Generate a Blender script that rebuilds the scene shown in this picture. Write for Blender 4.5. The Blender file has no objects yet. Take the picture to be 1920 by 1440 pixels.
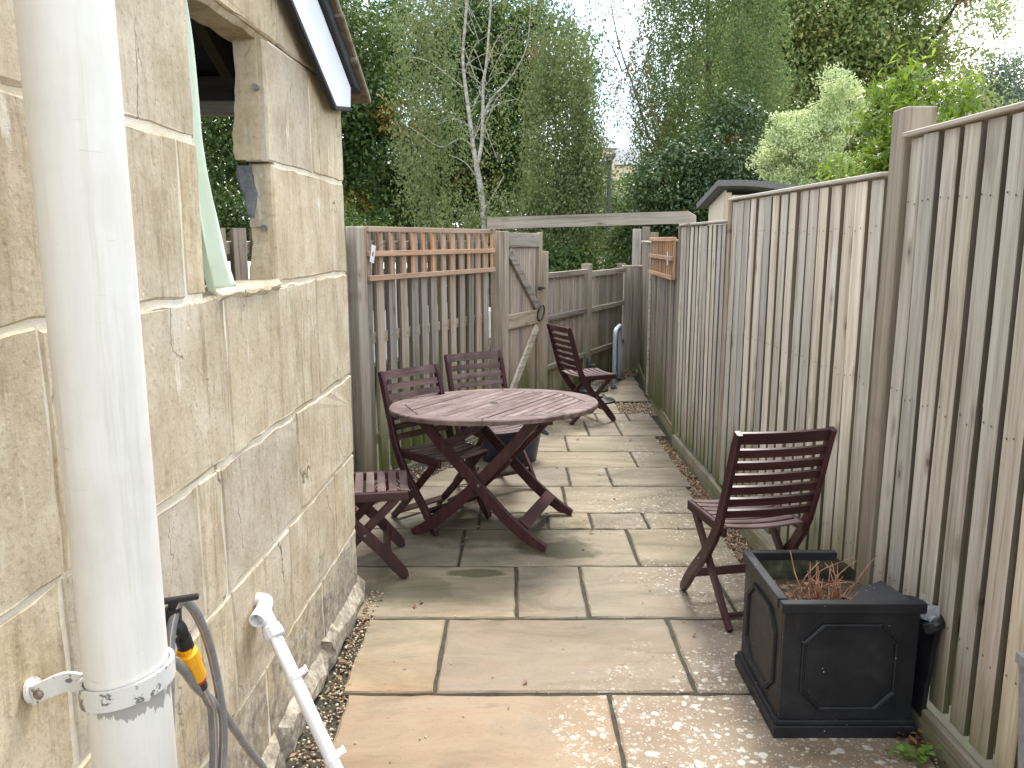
import bpy, math, random
import numpy as np
from mathutils import Vector, Matrix
random.seed(7); RNG = np.random.default_rng(11)
S = bpy.context.scene; COL = S.collection
PI = math.pi; R = math.radians

# ------------------------------------------------------------------ camera, sky, sun, exposure
cam = bpy.data.cameras.new('camera'); camo = bpy.data.objects.new('camera', cam); COL.objects.link(camo)
camo.location = (0, 0, 1.66); camo.rotation_euler = (R(90 - 10.2), 0, 0)
cam.sensor_width = 36; cam.lens = 36 * 1500 / 1920; cam.clip_start = .05; cam.clip_end = 2000
S.camera = camo
S.view_settings.view_transform = 'Standard'; S.view_settings.look = 'None'
S.view_settings.exposure = 1.82; S.view_settings.gamma = 1; S.view_settings.use_curve_mapping = False
SUN_EL, SUN_AZ = 58, 20          # azimuth from +Y towards +X
w = bpy.data.worlds.new('World'); S.world = w; w.use_nodes = True
nt = w.node_tree; nt.nodes.clear()
N = nt.nodes.new
out = N('ShaderNodeOutputWorld'); mixs = N('ShaderNodeMixShader'); b1 = N('ShaderNodeBackground'); b2 = N('ShaderNodeBackground')
sky = N('ShaderNodeTexSky'); sky.sky_type = 'NISHITA'; sky.sun_disc = False
sky.sun_elevation = R(SUN_EL); sky.sun_rotation = R(SUN_AZ)
b1.inputs[1].default_value = .11; nt.links.new(sky.outputs[0], b1.inputs[0])
b2.inputs[0].default_value = (.93, .965, 1, 1); b2.inputs[1].default_value = 1.0
tc = N('ShaderNodeTexCoord'); nz = N('ShaderNodeTexNoise'); nz.inputs['Scale'].default_value = 2.6; nz.inputs['Detail'].default_value = 7
nz.inputs['Roughness'].default_value = .55
rp = N('ShaderNodeMapRange'); rp.inputs[1].default_value = .36; rp.inputs[2].default_value = .56
nt.links.new(tc.outputs['Generated'], nz.inputs['Vector']); nt.links.new(nz.outputs['Fac'], rp.inputs[0])
nt.links.new(rp.outputs[0], mixs.inputs[0]); nt.links.new(b1.outputs[0], mixs.inputs[1]); nt.links.new(b2.outputs[0], mixs.inputs[2])
nz2 = N('ShaderNodeTexNoise'); nz2.inputs['Scale'].default_value = 3.4; nz2.inputs['Detail'].default_value = 6; cr_ = N('ShaderNodeValToRGB')
cr_.color_ramp.elements[0].position = .40; cr_.color_ramp.elements[0].color = (.34, .42, .50, 1); cr_.color_ramp.elements[1].position = .60; cr_.color_ramp.elements[1].color = (1.05, 1.02, .98, 1)
nt.links.new(tc.outputs['Generated'], nz2.inputs['Vector']); nt.links.new(nz2.outputs['Fac'], cr_.inputs[0]); nt.links.new(cr_.outputs[0], b2.inputs[0]); b2.inputs[1].default_value = 1.15
nt.links.new(mixs.outputs[0], out.inputs[0])
sl = bpy.data.lights.new('sun', 'SUN'); sl.energy = 1.5; sl.angle = R(18); sl.color = (1, .96, .9)
so = bpy.data.objects.new('sun', sl); COL.objects.link(so)
_d = Vector((math.sin(R(SUN_AZ)) * math.cos(R(SUN_EL)), math.cos(R(SUN_AZ)) * math.cos(R(SUN_EL)), math.sin(R(SUN_EL))))
so.rotation_euler = _d.to_track_quat('Z', 'Y').to_euler()

# ------------------------------------------------------------------ materials
class Mat:
    def __init__(s, name):
        s.m = bpy.data.materials.new(name); s.m.use_nodes = True; s.t = s.m.node_tree; s.t.nodes.clear()
        s.o = s.n('ShaderNodeOutputMaterial'); s.b = s.n('ShaderNodeBsdfPrincipled'); s.l(s.b.outputs[0], s.o.inputs[0])
    def n(s, t): return s.t.nodes.new(t)
    def l(s, a, b): s.t.links.new(a, b)
    def val(s, i, v):
        if hasattr(v, 'links'): s.l(v, i)
        else: i.default_value = v
    def coord(s, scale=(1, 1, 1), world=False, rnd=True, space='Object'):
        if world: v = s.n('ShaderNodeNewGeometry').outputs['Position']
        else: v = s.n('ShaderNodeTexCoord').outputs[space]
        if rnd and not world:
            oi = s.n('ShaderNodeObjectInfo'); mu = s.n('ShaderNodeMath'); mu.operation = 'MULTIPLY'; mu.inputs[1].default_value = 41
            s.l(oi.outputs['Random'], mu.inputs[0]); ad = s.n('ShaderNodeVectorMath'); ad.operation = 'ADD'
            s.l(v, ad.inputs[0]); s.l(mu.outputs[0], ad.inputs[1]); v = ad.outputs[0]
        m = s.n('ShaderNodeVectorMath'); m.operation = 'MULTIPLY'; m.inputs[1].default_value = scale; s.l(v, m.inputs[0])
        return m.outputs[0]
    def noise(s, vec, scale=1, detail=4, rough=.6, dist=0):
        x = s.n('ShaderNodeTexNoise'); x.inputs['Scale'].default_value = scale; x.inputs['Detail'].default_value = detail
        x.inputs['Roughness'].default_value = rough; x.inputs['Distortion'].default_value = dist; s.l(vec, x.inputs['Vector']); return x.outputs['Fac']
    def voro(s, vec, scale=1, feature='F1', rand=1):
        x = s.n('ShaderNodeTexVoronoi'); x.feature = feature; x.inputs['Scale'].default_value = scale; x.inputs['Randomness'].default_value = rand
        s.l(vec, x.inputs['Vector']); return x.outputs['Distance']
    def rng(s, v, a, b, c=0, d=1):
        x = s.n('ShaderNodeMapRange'); x.inputs[1].default_value = a; x.inputs[2].default_value = b; x.inputs[3].default_value = c; x.inputs[4].default_value = d
        s.l(v, x.inputs[0]); return x.outputs[0]
    def ramp(s, v, stops):
        x = s.n('ShaderNodeValToRGB'); e = x.color_ramp.elements
        e[0].position, e[0].color = stops[0][0], (*stops[0][1], 1); e[1].position, e[1].color = stops[-1][0], (*stops[-1][1], 1)
        for p, c in stops[1:-1]:
            q = e.new(p); q.color = (*c, 1)
        s.l(v, x.inputs[0]); return x.outputs[0]
    def mix(s, f, a, b, mode='MIX'):
        x = s.n('ShaderNodeMix'); x.data_type = 'RGBA'; x.blend_type = mode
        s.val(x.inputs[0], f)
        for i, v in ((6, a), (7, b)):
            if hasattr(v, 'links'): s.l(v, x.inputs[i])
            else: x.inputs[i].default_value = (*v, 1)
        return x.outputs[2]
    def math(s, op, a, b=0.0):
        x = s.n('ShaderNodeMath'); x.operation = op; s.val(x.inputs[0], a); s.val(x.inputs[1], b); return x.outputs[0]
    def rand(s, a=0, b=1):
        return s.rng(s.n('ShaderNodeObjectInfo').outputs['Random'], 0, 1, a, b)
    def posz(s):
        x = s.n('ShaderNodeSeparateXYZ'); s.l(s.n('ShaderNodeNewGeometry').outputs['Position'], x.inputs[0]); return x.outputs
    def hsv(s, c, h=.5, sat=1, v=1):
        x = s.n('ShaderNodeHueSaturation'); s.val(x.inputs['Hue'], h); s.val(x.inputs['Saturation'], sat); s.val(x.inputs['Value'], v); s.l(c, x.inputs['Color']); return x.outputs[0]
    def bump(s, h, strength=.3, dist=.01):
        x = s.n('ShaderNodeBump'); x.inputs['Strength'].default_value = strength; x.inputs['Distance'].default_value = dist
        s.l(h, x.inputs['Height']); s.l(x.outputs[0], s.b.inputs['Normal'])
    def done(s, col, rough=.8, metal=0, spec=.35):
        if hasattr(col, 'links'): s.l(col, s.b.inputs['Base Color'])
        else: s.b.inputs['Base Color'].default_value = (*col, 1)
        s.val(s.b.inputs['Roughness'], rough); s.b.inputs['Metallic'].default_value = metal; s.b.inputs['Specular IOR Level'].default_value = spec
        return s.m

AX = {'z': (34, 34, 1.3), 'x': (1.3, 34, 34), 'y': (34, 1.3, 34)}
def wood(name, stops, axis='z', algae=0., knots=True, tint=(.68, 1.18), rough=.85, algz=.7):
    m = Mat(name); c = m.coord(AX[axis])
    g = m.noise(c, 1, 6, .65, .6); big = m.noise(m.coord(tuple(x * .13 + .25 for x in AX[axis])), 1, 3)
    fine = m.noise(c, 3.4, 3, .7)
    v = m.math('SUBTRACT', m.math('ADD', m.math('MULTIPLY', g, .8), m.math('ADD', m.math('MULTIPLY', big, .45), m.math('MULTIPLY', fine, .32))), .22)
    col = m.ramp(v, stops)
    if knots:
        kv = m.n('ShaderNodeTexVoronoi'); kv.inputs['Scale'].default_value = 1; kc = m.coord({'z': (15, .01, 6), 'x': (6, .01, 15), 'y': (15, 6, .01)}[axis]); m.l(kc, kv.inputs['Vector'])
        ks = m.n('ShaderNodeSeparateColor'); m.l(kv.outputs['Color'], ks.inputs[0]); sel = m.rng(ks.outputs[0], .78, .80); kd = kv.outputs['Distance']
        col = m.mix(m.math('MULTIPLY', m.rng(kd, .18, .36, .4, 0), sel), col, (.17, .115, .075))
        col = m.mix(m.math('MULTIPLY', m.rng(kd, .05, .13, .7, 0), sel), col, (.05, .034, .024))
    col = m.hsv(col, .5, m.rand(.75, 1.25), m.rand(*tint))
    if algae:
        p = m.posz(); q = m.noise(m.coord((3, 3, .8), world=True), 1, 4)
        h = m.math('SUBTRACT', m.rng(p[2], 0, algz, .85, 0), m.rng(q, .3, .75, .75, -.1))
        col = m.mix(m.rng(h, -.2, .5, 0, algae), col, (.105, .125, .028))
    m.bump(g, .35, .004)
    return m.done(col, rough, spec=.2)
GREY = [(.2, (.075, .058, .043)), (.42, (.205, .167, .128)), (.56, (.35, .298, .235)), (.76, (.48, .43, .36))]
PALE = [(.2, (.115, .088, .062)), (.38, (.305, .25, .19)), (.52, (.50, .438, .355)), (.72, (.68, .625, .54))]
BROWN = [(.2, (.06, .045, .034)), (.42, (.17, .135, .106)), (.57, (.285, .235, .19)), (.78, (.41, .355, .30))]
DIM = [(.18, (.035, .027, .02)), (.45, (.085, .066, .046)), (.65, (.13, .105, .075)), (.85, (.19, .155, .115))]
ORNG = [(.15, (.21, .11, .065)), (.4, (.41, .235, .14)), (.6, (.54, .345, .22)), (.8, (.62, .46, .33))]
M = {}
M['fence_pale'] = wood('weathered_pale_wood', PALE, 'z', .8)
M['fence_shade'] = wood('shaded_back_board', DIM, 'z', .9, algz=1.4)  # shade between the boards is put into this darker back board colour
M['fence_side'] = wood('sawn_board_side', [(.2, (.08, .062, .045)), (.45, (.165, .132, .097)), (.65, (.235, .195, .15)), (.85, (.31, .265, .21))], 'z', .8)
M['fence_tan'] = wood('tan_weathered_wood', [(.2, (.11, .085, .064)), (.42, (.28, .228, .178)), (.57, (.42, .352, .285)), (.78, (.54, .475, .405))], 'z', .95, algz=.9)
M['post'] = wood('grey_brown_post_wood', [(.2, (.07, .058, .045)), (.42, (.17, .145, .115)), (.57, (.26, .225, .185)), (.78, (.36, .32, .27))], 'z', .6, tint=(.9, 1.1))
M['fence_grey'] = wood('weathered_grey_wood', GREY, 'z', .55)
M['fence_brown'] = wood('weathered_brown_wood', BROWN, 'z', .95)
M['rail_x'] = wood('weathered_rail_wood', GREY, 'x', .5)
M['rail_pale'] = wood('weathered_pale_rail_wood', PALE, 'x', .4)
M['trellis_x'] = wood('orange_trellis_batten', ORNG, 'x', knots=False)
M['trellis_z'] = wood('orange_trellis_upright', ORNG, 'z', knots=False)
M['edging'] = wood('damp_edging_wood', GREY, 'x', .6, algz=.3)
M['rafter'] = wood('dark_rafter_wood', [(.2, (.02, .017, .014)), (.8, (.06, .05, .04))], 'x', knots=False)
M['shed'] = wood('fresh_shed_wood', [(.2, (.42, .33, .2)), (.8, (.62, .52, .36))], 'z')

def mahogany(name, axis, fade_sheen=0.):
    m = Mat(name); c = m.coord(AX[axis]); g = m.noise(c, .8, 5, .6, .4)
    col = m.ramp(g, [(.25, (.021, .008, .009)), (.5, (.048, .015, .017)), (.78, (.092, .033, .034))])
    col = m.hsv(col, .5, 1, m.rand(.8, 1.25))
    wr = m.noise(m.coord((7, 7, 7)), 1, 5, .7)
    if fade_sheen:
        col = m.mix(m.rng(wr, .34, .62, .35 * fade_sheen, fade_sheen), col, m.ramp(g, [(.25, (.11, .058, .052)), (.5, (.20, .136, .118)), (.75, (.345, .268, .245))]))
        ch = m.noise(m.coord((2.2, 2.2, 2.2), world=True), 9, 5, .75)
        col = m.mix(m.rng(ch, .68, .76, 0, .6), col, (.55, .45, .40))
    ch = m.noise(m.coord((1, 1, 1), world=True), 26, 4, .8)
    col = m.mix(m.rng(ch, .70, .75, 0, .55), col, (.36, .27, .23))
    m.bump(g, .15, .002)
    return m.done(col, m.rng(wr, .3, .7, .3 + .12 * fade_sheen, .5 + .12 * fade_sheen), spec=.5)
for a in 'xyz': M['mah_' + a] = mahogany('mahogany_stained_wood_' + a, a)
M['mah_top'] = mahogany('faded_table_wood', 'x', .9)
M['mah_sheen'] = mahogany('sheen_chair_wood', 'x', .58)  # paler colour paints sky sheen, with worn chips, on slat fronts and tops

def stone():
    m = Mat('bath_stone'); c = m.coord((1, 1, 1)); w_ = m.coord((1, 1, 1), world=True)
    a = m.noise(c, 5, 6, .65); f = m.noise(c, 60, 5, .75); st = m.noise(m.coord((9, 9, 1.6), world=True), 1, 6, .7)
    col = m.ramp(a, [(.25, (.45, .37, .25)), (.45, (.57, .49, .365)), (.6, (.65, .58, .455)), (.78, (.71, .66, .555))])
    col = m.hsv(col, .5, m.rand(.92, 1.25), m.rand(.86, 1.06))
    gz = m.noise(c, 2.3, 5, .6, .4)
    p = m.posz(); up = m.rng(p[2], .8, 2.2, -.13, .10)
    wm = m.math('ADD', m.math('ADD', m.math('MULTIPLY', gz, .55), m.math('MULTIPLY', st, .45)), up)
    col = m.mix(m.rng(wm, .43, .72, 0, .58), col, (.27, .21, .14))           # weathering crust
    col = m.mix(m.rng(f, .53, .69, 0, .5), col, (.22, .165, .11))            # pores
    col = m.mix(m.rng(f, .28, .42, .4, 0), col, (.78, .72, .61))
    s2 = m.noise(m.coord((34, 34, 3.2), world=True), 1, 5, .75)
    col = m.mix(m.math('MULTIPLY', m.rng(s2, .5, .68, 0, .6), m.rng(gz, .38, .58)), col, (.21, .145, .08))
    ck = m.n('ShaderNodeTexVoronoi'); ck.feature = 'DISTANCE_TO_EDGE'; ck.inputs['Scale'].default_value = 1
    wob = m.n('ShaderNodeVectorMath'); wob.operation = 'ADD'; m.l(m.coord((3.2, 3.2, 1.1)), wob.inputs[0]); m.l(m.math('MULTIPLY', m.noise(c, 9, 3), .35), wob.inputs[1]); m.l(wob.outputs[0], ck.inputs['Vector'])
    col = m.mix(m.math('MULTIPLY', m.rng(ck.outputs['Distance'], .002, .012, .8, 0), m.rng(a, .5, .6)), col, (.09, .065, .045))
    wd_ = m.noise(m.coord((13, 13, 2.4), world=True), 1, 4, .7); col = m.mix(m.rng(wd_, .64, .70, 0, .5), col, (.80, .76, .68))
    lz = m.math('ADD', m.rng(p[2], 0, .75, .27, -.2), m.noise(w_, 7, 6, .75))
    col = m.mix(m.rng(lz, .50, .68, 0, .8), col, m.ramp(m.noise(w_, 26, 5, .75), [(.35, (.10, .09, .075)), (.55, (.33, .30, .25)), (.68, (.64, .6, .53))]))
    pit = m.voro(c, 23); h = m.math('ADD', m.math('ADD', m.math('MULTIPLY', f, .5), m.math('MULTIPLY', a, 1.2)), m.rng(pit, .0, .16, -.35, 0))
    m.bump(h, .45, .008)
    return m.done(col, .93, spec=.15)
M['stone'] = stone()
def mortar():
    m = Mat('pale_mortar'); c = m.coord(rnd=False); a = m.noise(c, 22, 5, .7); b = m.noise(c, 3, 4)
    col = m.ramp(b, [(.35, (.62, .53, .38)), (.5, (.72, .65, .52)), (.65, (.78, .74, .65))])
    col = m.mix(m.rng(a, .55, .8, 0, .3), col, (.42, .36, .27)); m.bump(a, .6, .006)
    return m.done(col, .95, spec=.1)
M['mortar'] = mortar()

def slab():
    m = Mat('riven_sandstone'); c = m.coord(); wv = m.coord(world=True); p = m.posz()
    a = m.noise(m.coord((1.6, 5, 4)), 1, 6, .62, .8); f = m.noise(c, 45, 5, .75); b = m.noise(wv, 1.7, 5, .6)
    warm = m.ramp(a, [(.25, (.17, .118, .072)), (.42, (.25, .18, .116)), (.58, (.30, .224, .15)), (.8, (.235, .20, .155))])
    cool = m.ramp(a, [(.25, (.105, .092, .064)), (.45, (.205, .174, .122)), (.6, (.268, .228, .164)), (.8, (.32, .28, .212))])
    f2 = m.math('ADD', m.math('ADD', m.rng(p[1], 2.6, 3.6, 0, .75), m.rand(-.3, .22)), m.rng(b, .35, .65, -.25, .25))
    col = m.mix(m.rng(f2, .15, .75), warm, cool)
    col = m.hsv(col, .5, m.rand(.8, 1.15), m.rand(.78, 1.14))
    alg = m.noise(wv, 3.1, 6, .7)
    col = m.mix(m.rng(alg, .5, .72, 0, .45), col, (.125, .118, .072))
    # damp patches left by rain dripping off the table edge
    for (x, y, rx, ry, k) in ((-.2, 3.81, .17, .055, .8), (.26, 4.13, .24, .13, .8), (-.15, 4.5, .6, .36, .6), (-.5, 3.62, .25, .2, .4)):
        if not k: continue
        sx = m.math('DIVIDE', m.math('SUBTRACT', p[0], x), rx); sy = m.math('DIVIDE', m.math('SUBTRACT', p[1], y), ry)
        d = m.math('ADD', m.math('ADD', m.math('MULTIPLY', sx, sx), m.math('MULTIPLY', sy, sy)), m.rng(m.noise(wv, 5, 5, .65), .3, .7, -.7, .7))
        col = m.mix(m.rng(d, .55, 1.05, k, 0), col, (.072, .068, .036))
    # lichen dots: crisp pale rings gathered in drifts
    dr = m.noise(wv, 1.15, 4, .6); drx = m.math('ADD', dr, m.rng(p[0], -.2, 1.0, -.12, .16)); drx = m.math('SUBTRACT', drx, m.rng(p[1], 2.8, 5, 0, .09))
    lx = m.math('DIVIDE', m.math('SUBTRACT', p[0], .82), .75); ly = m.math('DIVIDE', m.math('SUBTRACT', p[1], 2.35), .62)
    core_ = m.math('SQRT', m.math('ADD', m.math('MULTIPLY', lx, lx), m.math('MULTIPLY', ly, ly)))
    drx = m.math('ADD', drx, m.rng(core_, .3, 1.25, .17, 0))
    big = m.rng(core_, 1.1, .6)
    for sc, th, k in ((21, .35, .9), (38, .34, .85), (85, .33, .7)):
        vd = m.math('ADD', m.voro(wv, sc), m.rng(m.noise(wv, sc * 1.5, 3), .3, .7, -.09, .09))
        on = m.math('MULTIPLY', m.rng(vd, th - .08, th, 1, 0), m.rng(drx, .5, .62, 0, 1))
        if sc == 21: on = m.math('MULTIPLY', on, big)
        sel = m.rng(m.noise(wv, sc * .6, 2), .46, .54, 0, 1)
        col = m.mix(m.math('MULTIPLY', m.math('MULTIPLY', on, sel), k), col, (.54, .51, .445))
    vein = m.noise(m.coord((2.2, 16, 8)), 1, 6, .7, 1.2)
    col = m.mix(m.rng(vein, .60, .68, 0, .38), col, (.13, .095, .06))
    spk = m.noise(wv, 120, 3, .8); col = m.mix(m.rng(spk, .62, .74, 0, .6), col, (.075, .06, .04))
    col = m.mix(m.rng(f, .58, .72, 0, .5), col, (.11, .09, .06))
    m.bump(m.math('ADD', m.math('MULTIPLY', m.math('ADD', a, m.math('MULTIPLY', vein, .5)), 2.0), m.math('MULTIPLY', f, .5)), .5, .008)
    return m.done(col, m.rng(alg, .3, .7, .78, .6), spec=.35)
M['slab'] = slab()
def simple(name, cols, scale=8, rough=.7, metal=0, bump=.1, spec=.4, world=True, detail=5):
    m = Mat(name); n = m.noise(m.coord(world=world), scale, detail, .65)
    k = len(cols); col = m.ramp(n, [(.3 + .4 * i / (k - 1), c) for i, c in enumerate(cols)])
    if bump: m.bump(n, bump, .004)
    return m.done(col, rough, metal, spec)
M['joint'] = simple('dark_joint_soil', [(.02, .017, .013), (.055, .047, .035), (.05, .06, .025)], 14, .95, bump=.5)
M['earth'] = simple('earth', [(.07, .055, .035), (.11, .10, .05), (.08, .1, .04)], 1.2, .95)
M['soil'] = simple('potting_soil', [(.02, .016, .012), (.06, .045, .03), (.16, .12, .08)], 60, .95, bump=.8)
def upvc():
    m = Mat('chalky_white_plastic'); c = m.coord((30, 30, 3), world=True); n = m.noise(c, 1, 5, .7); b = m.noise(m.coord(world=True), 3.5, 5, .6)
    s = m.noise(m.coord((5, 5, 45), world=True), 2, 3, .7)
    col = m.mix(m.rng(n, .4, .75, 0, .5), (.76, .74, .70), (.60, .57, .52)); col = m.mix(m.rng(b, .48, .72, 0, .5), col, (.52, .47, .40)); gr = m.noise(m.coord((26, 26, 1.2), world=True), 1, 5, .7); col = m.mix(m.rng(gr, .56, .72, 0, .4), col, (.40, .36, .30)); sc = m.noise(m.coord(world=True), 55, 4, .8); col = m.mix(m.rng(sc, .68, .74, 0, .35), col, (.3, .28, .26))
    col = m.mix(m.rng(s, .68, .76, 0, .35), col, (.36, .35, .34))
    pz = m.posz()[2]; ed = m.noise(m.coord((60, 60, 14), world=True), 1, 4, .7); bare = m.math('ADD', m.rng(m.math('ABSOLUTE', m.math('SUBTRACT', pz, .925)), .0, .04, .55, -.75), m.rng(ed, .3, .7, -.6, .3))
    col = m.mix(m.rng(bare, .02, .08, 0, .85), col, (.30, .29, .28))
    m.bump(n, .08, .002); return m.done(col, .5, spec=.35)
M['pipe'] = upvc()
M['white'] = simple('white_plastic', [(.78, .78, .80), (.72, .72, .74)], 5, .3, spec=.5, bump=0)
def chipped():
    m = Mat('chipped_bracket_paint'); n = m.noise(m.coord(world=True), 34, 5, .7); b = m.noise(m.coord(world=True), 90, 4, .7)
    f = m.math('ADD', n, m.math('MULTIPLY', b, .25))
    col = m.mix(m.rng(f, .70, .73), m.mix(b, (.60, .58, .54), (.70, .69, .67)), (.19, .18, .175)); m.bump(m.rng(f, .70, .73, 1, 0), .4, .002)
    return m.done(col, .5)
M['bracket'] = chipped()
M['black_plastic'] = simple('black_plastic', [(.012, .012, .013), (.03, .03, .03)], 20, .4)
M['yellow'] = simple('yellow_plastic', [(.80, .36, .01), (.86, .43, .02)], 20, .4)
M['red'] = simple('red_plastic', [(.45, .03, .04), (.5, .05, .05)], 20, .4)
M['hose'] = simple('grey_hose', [(.15, .16, .18), (.24, .25, .27)], 40, .38)
M['hose_line'] = simple('hose_stripe', [(.46, .33, .18), (.54, .42, .26)], 30, .5)
M['screw'] = simple('rusty_steel', [(.16, .07, .03), (.38, .33, .28)], 90, .6, .5)
M['nail'] = simple('rusty_nail_head', [(.05, .035, .025), (.13, .10, .08)], 90, .7, .3)
M['bolt'] = simple('dull_steel_pin', [(.17, .16, .15), (.32, .31, .29)], 60, .5, .6)
M['slate'] = simple('grey_broken_mortar', [(.10, .105, .11), (.22, .23, .24)], 30, .9, bump=.6)
M['barge'] = simple('white_painted_board', [(.74, .77, .82), (.80, .82, .86)], 4, .45, bump=0)
M['roofing'] = simple('dark_roof_edge', [(.012, .013, .016), (.03, .031, .036)], 12, .7)
M['tile'] = simple('mossy_stone_tile', [(.07, .06, .05), (.19, .155, .11), (.27, .23, .17)], 14, .95, bump=.7)
M['planter'] = None
def planter():
    m = Mat('faux_lead_plastic'); n = m.noise(m.coord(world=True), 7, 6, .7); s = m.noise(m.coord((22, 22, 4), world=True), 1, 5, .7)
    col = m.ramp(n, [(.3, (.006, .007, .010)), (.55, (.012, .013, .017)), (.78, (.032, .031, .030))])
    col = m.mix(m.rng(s, .6, .78, 0, .4), col, (.05, .045, .038))
    sp = m.voro(m.coord(world=True), 34); k = m.noise(m.coord(world=True), 16, 2)
    col = m.mix(m.math('MULTIPLY', m.rng(sp, .05, .08, 1, 0), m.rng(k, .56, .6)), col, (.5, .5, .48))
    m.bump(n, .2, .004); return m.done(col, m.rng(n, .3, .7, .36, .58), spec=.45)
M['planter'] = planter()
M['planter_in'] = simple('mossy_planter_inside', [(.012, .014, .01), (.05, .055, .03), (.13, .13, .08)], 11, .9)
M['twig'] = simple('dry_reddish_twig', [(.15, .055, .035), (.29, .13, .075), (.42, .29, .19)], 25, .8)
M['grey_pot'] = simple('grey_resin_pot', [(.19, .2, .22), (.30, .31, .33)], 40, .6)
M['blue_pot'] = simple('navy_tub_plastic', [(.010, .017, .04), (.02, .032, .07)], 6, .35)
M['hoop'] = simple('pale_blue_painted_steel', [(.36, .43, .50), (.46, .52, .58)], 12, .45)
M['iron'] = simple('black_iron', [(.015, .015, .016), (.045, .045, .045)], 30, .5)
M['lamp_grey'] = simple('grey_painted_post', [(.035, .042, .052), (.06, .068, .08)], 5, .5)
M['lamp_head'] = simple('lamp_housing', [(.26, .23, .21), (.34, .31, .29)], 9, .5)
M['render'] = simple('cream_render', [(.60, .50, .34), (.70, .60, .44)], 2, .9)
M['slate_roof'] = simple('slate_roof', [(.13, .14, .165), (.2, .21, .24)], 3, .7)
M['glass'] = simple('dark_window_glass', [(.03, .035, .04), (.06, .07, .08)], 2, .1)
M['felt'] = simple('mineral_roof_felt', [(.10, .10, .105), (.2, .2, .2)], 60, .95)
M['shed_side'] = simple('grey_primed_board', [(.56, .50, .38), (.64, .58, .46)], 6, .85)
M['car'] = simple('white_car_paint', [(.8, .8, .8), (.82, .82, .82)], 2, .2, bump=0)
M['tyre'] = simple('tyre_rubber', [(.015, .015, .015), (.03, .03, .03)], 10, .8)
M['tag'] = simple('paper_label', [(.66, .64, .60), (.74, .72, .68)], 20, .8, bump=0)
M['ink'] = simple('label_ink', [(.12, .12, .12), (.2, .2, .2)], 60, .8, bump=0)
def cloth():
    m = Mat('pale_green_cloth'); n = m.noise(m.coord((40, 40, 40), world=True), 6, 3); b = m.noise(m.coord(world=True), 5, 4)
    col = m.mix(b, (.76, .86, .72), (.84, .90, .80)); m.bump(n, .2, .002)
    tr = m.n('ShaderNodeBsdfTranslucent'); mx = m.n('ShaderNodeMixShader'); mx.inputs[0].default_value = .3
    m.done(col, .95, spec=.1); m.l(col, tr.inputs[0]); m.l(m.b.outputs[0], mx.inputs[1]); m.l(tr.outputs[0], mx.inputs[2]); m.l(mx.outputs[0], m.o.inputs[0]); return m.m
M['cloth'] = cloth()
def film():
    m = Mat('clear_plastic_film'); m.b.inputs['Transmission Weight'].default_value = .75; m.b.inputs['IOR'].default_value = 1.2
    return m.done((.8, .82, .85), .15)
M['film'] = film()
def gravelmat():
    m = Mat('pea_gravel'); r = m.n('ShaderNodeNewGeometry').outputs['Random Per Island']
    col = m.ramp(r, [(0, (.17, .105, .06)), (.3, (.33, .225, .135)), (.6, (.46, .35, .225)), (.85, (.56, .47, .34)), (1, (.62, .57, .47))]); return m.done(col, .8)
M['gravel'] = gravelmat()
def leaf(name, cols, autumn=None, rough=.5, trans=.35, spec=.3):
    m = Mat(name); r = m.n('ShaderNodeNewGeometry').outputs['Random Per Island']; k = len(cols)
    at = m.n('ShaderNodeAttribute'); at.attribute_name = 'tint'
    sp = m.n('ShaderNodeSeparateColor'); m.l(at.outputs['Color'], sp.inputs[0])
    v = m.math('ADD', m.math('MULTIPLY', r, .45), m.math('MULTIPLY', sp.outputs[0], .55))
    col = m.ramp(v, [(i / (k - 1), c) for i, c in enumerate(cols)])
    if autumn: col = m.mix(m.math('MULTIPLY', sp.outputs[1], m.rng(r, .2, .6, .35, 1)), col, autumn)
    m.done(col, rough, spec=spec)
    tr = m.n('ShaderNodeBsdfTranslucent'); mx = m.n('ShaderNodeMixShader'); mx.inputs[0].default_value = trans
    m.l(m.hsv(col, .49, 1.1, 1.35), tr.inputs[0]); m.l(m.b.outputs[0], mx.inputs[1]); m.l(tr.outputs[0], mx.inputs[2]); m.l(mx.outputs[0], m.o.inputs[0]); return m.m
M['lf_dark'] = leaf('broadleaf_leaves', [(0.032, 0.066, 0.022), (0.060, 0.115, 0.034), (0.104, 0.162, 0.042), (0.173, 0.208, 0.062)], (.28, .165, .035))
M['lf_birch'] = leaf('birch_leaves', [(0.079, 0.116, 0.048), (0.137, 0.184, 0.071), (0.189, 0.233, 0.095), (0.263, 0.262, 0.114)], (.30, .2, .09))
M['lf_willow'] = leaf('weeping_leaves', [(0.078, 0.137, 0.053), (0.132, 0.198, 0.074), (0.187, 0.252, 0.087), (0.285, 0.307, 0.108)], (.26, .13, .07))
M['lf_yellow'] = leaf('yellowing_leaves', [(0.128, 0.198, 0.080), (0.209, 0.293, 0.113), (0.334, 0.384, 0.145), (0.532, 0.476, 0.192)], (.30, .26, .07))
M['lf_silver'] = leaf('silver_green_leaves', [(0.237, 0.316, 0.176), (0.402, 0.491, 0.263), (0.593, 0.654, 0.360), (0.830, 0.873, 0.491)])
M['lf_laurel'] = leaf('bright_leaves', [(.075, .13, .025), (.125, .20, .035), (.19, .28, .05), (.29, .38, .09)], None, .4, .45, .4)
M['lf_holly'] = leaf('glossy_dark_leaves', [(0.023, 0.054, 0.022), (0.047, 0.093, 0.033), (0.085, 0.135, 0.042), (0.144, 0.187, 0.055)], (.2, .09, .03), .35, .2, .5)
M['lf_far'] = leaf('far_leaves', [(.084, .133, .084), (.126, .182, .112), (.168, .224, .140), (.224, .266, .168)])
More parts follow.
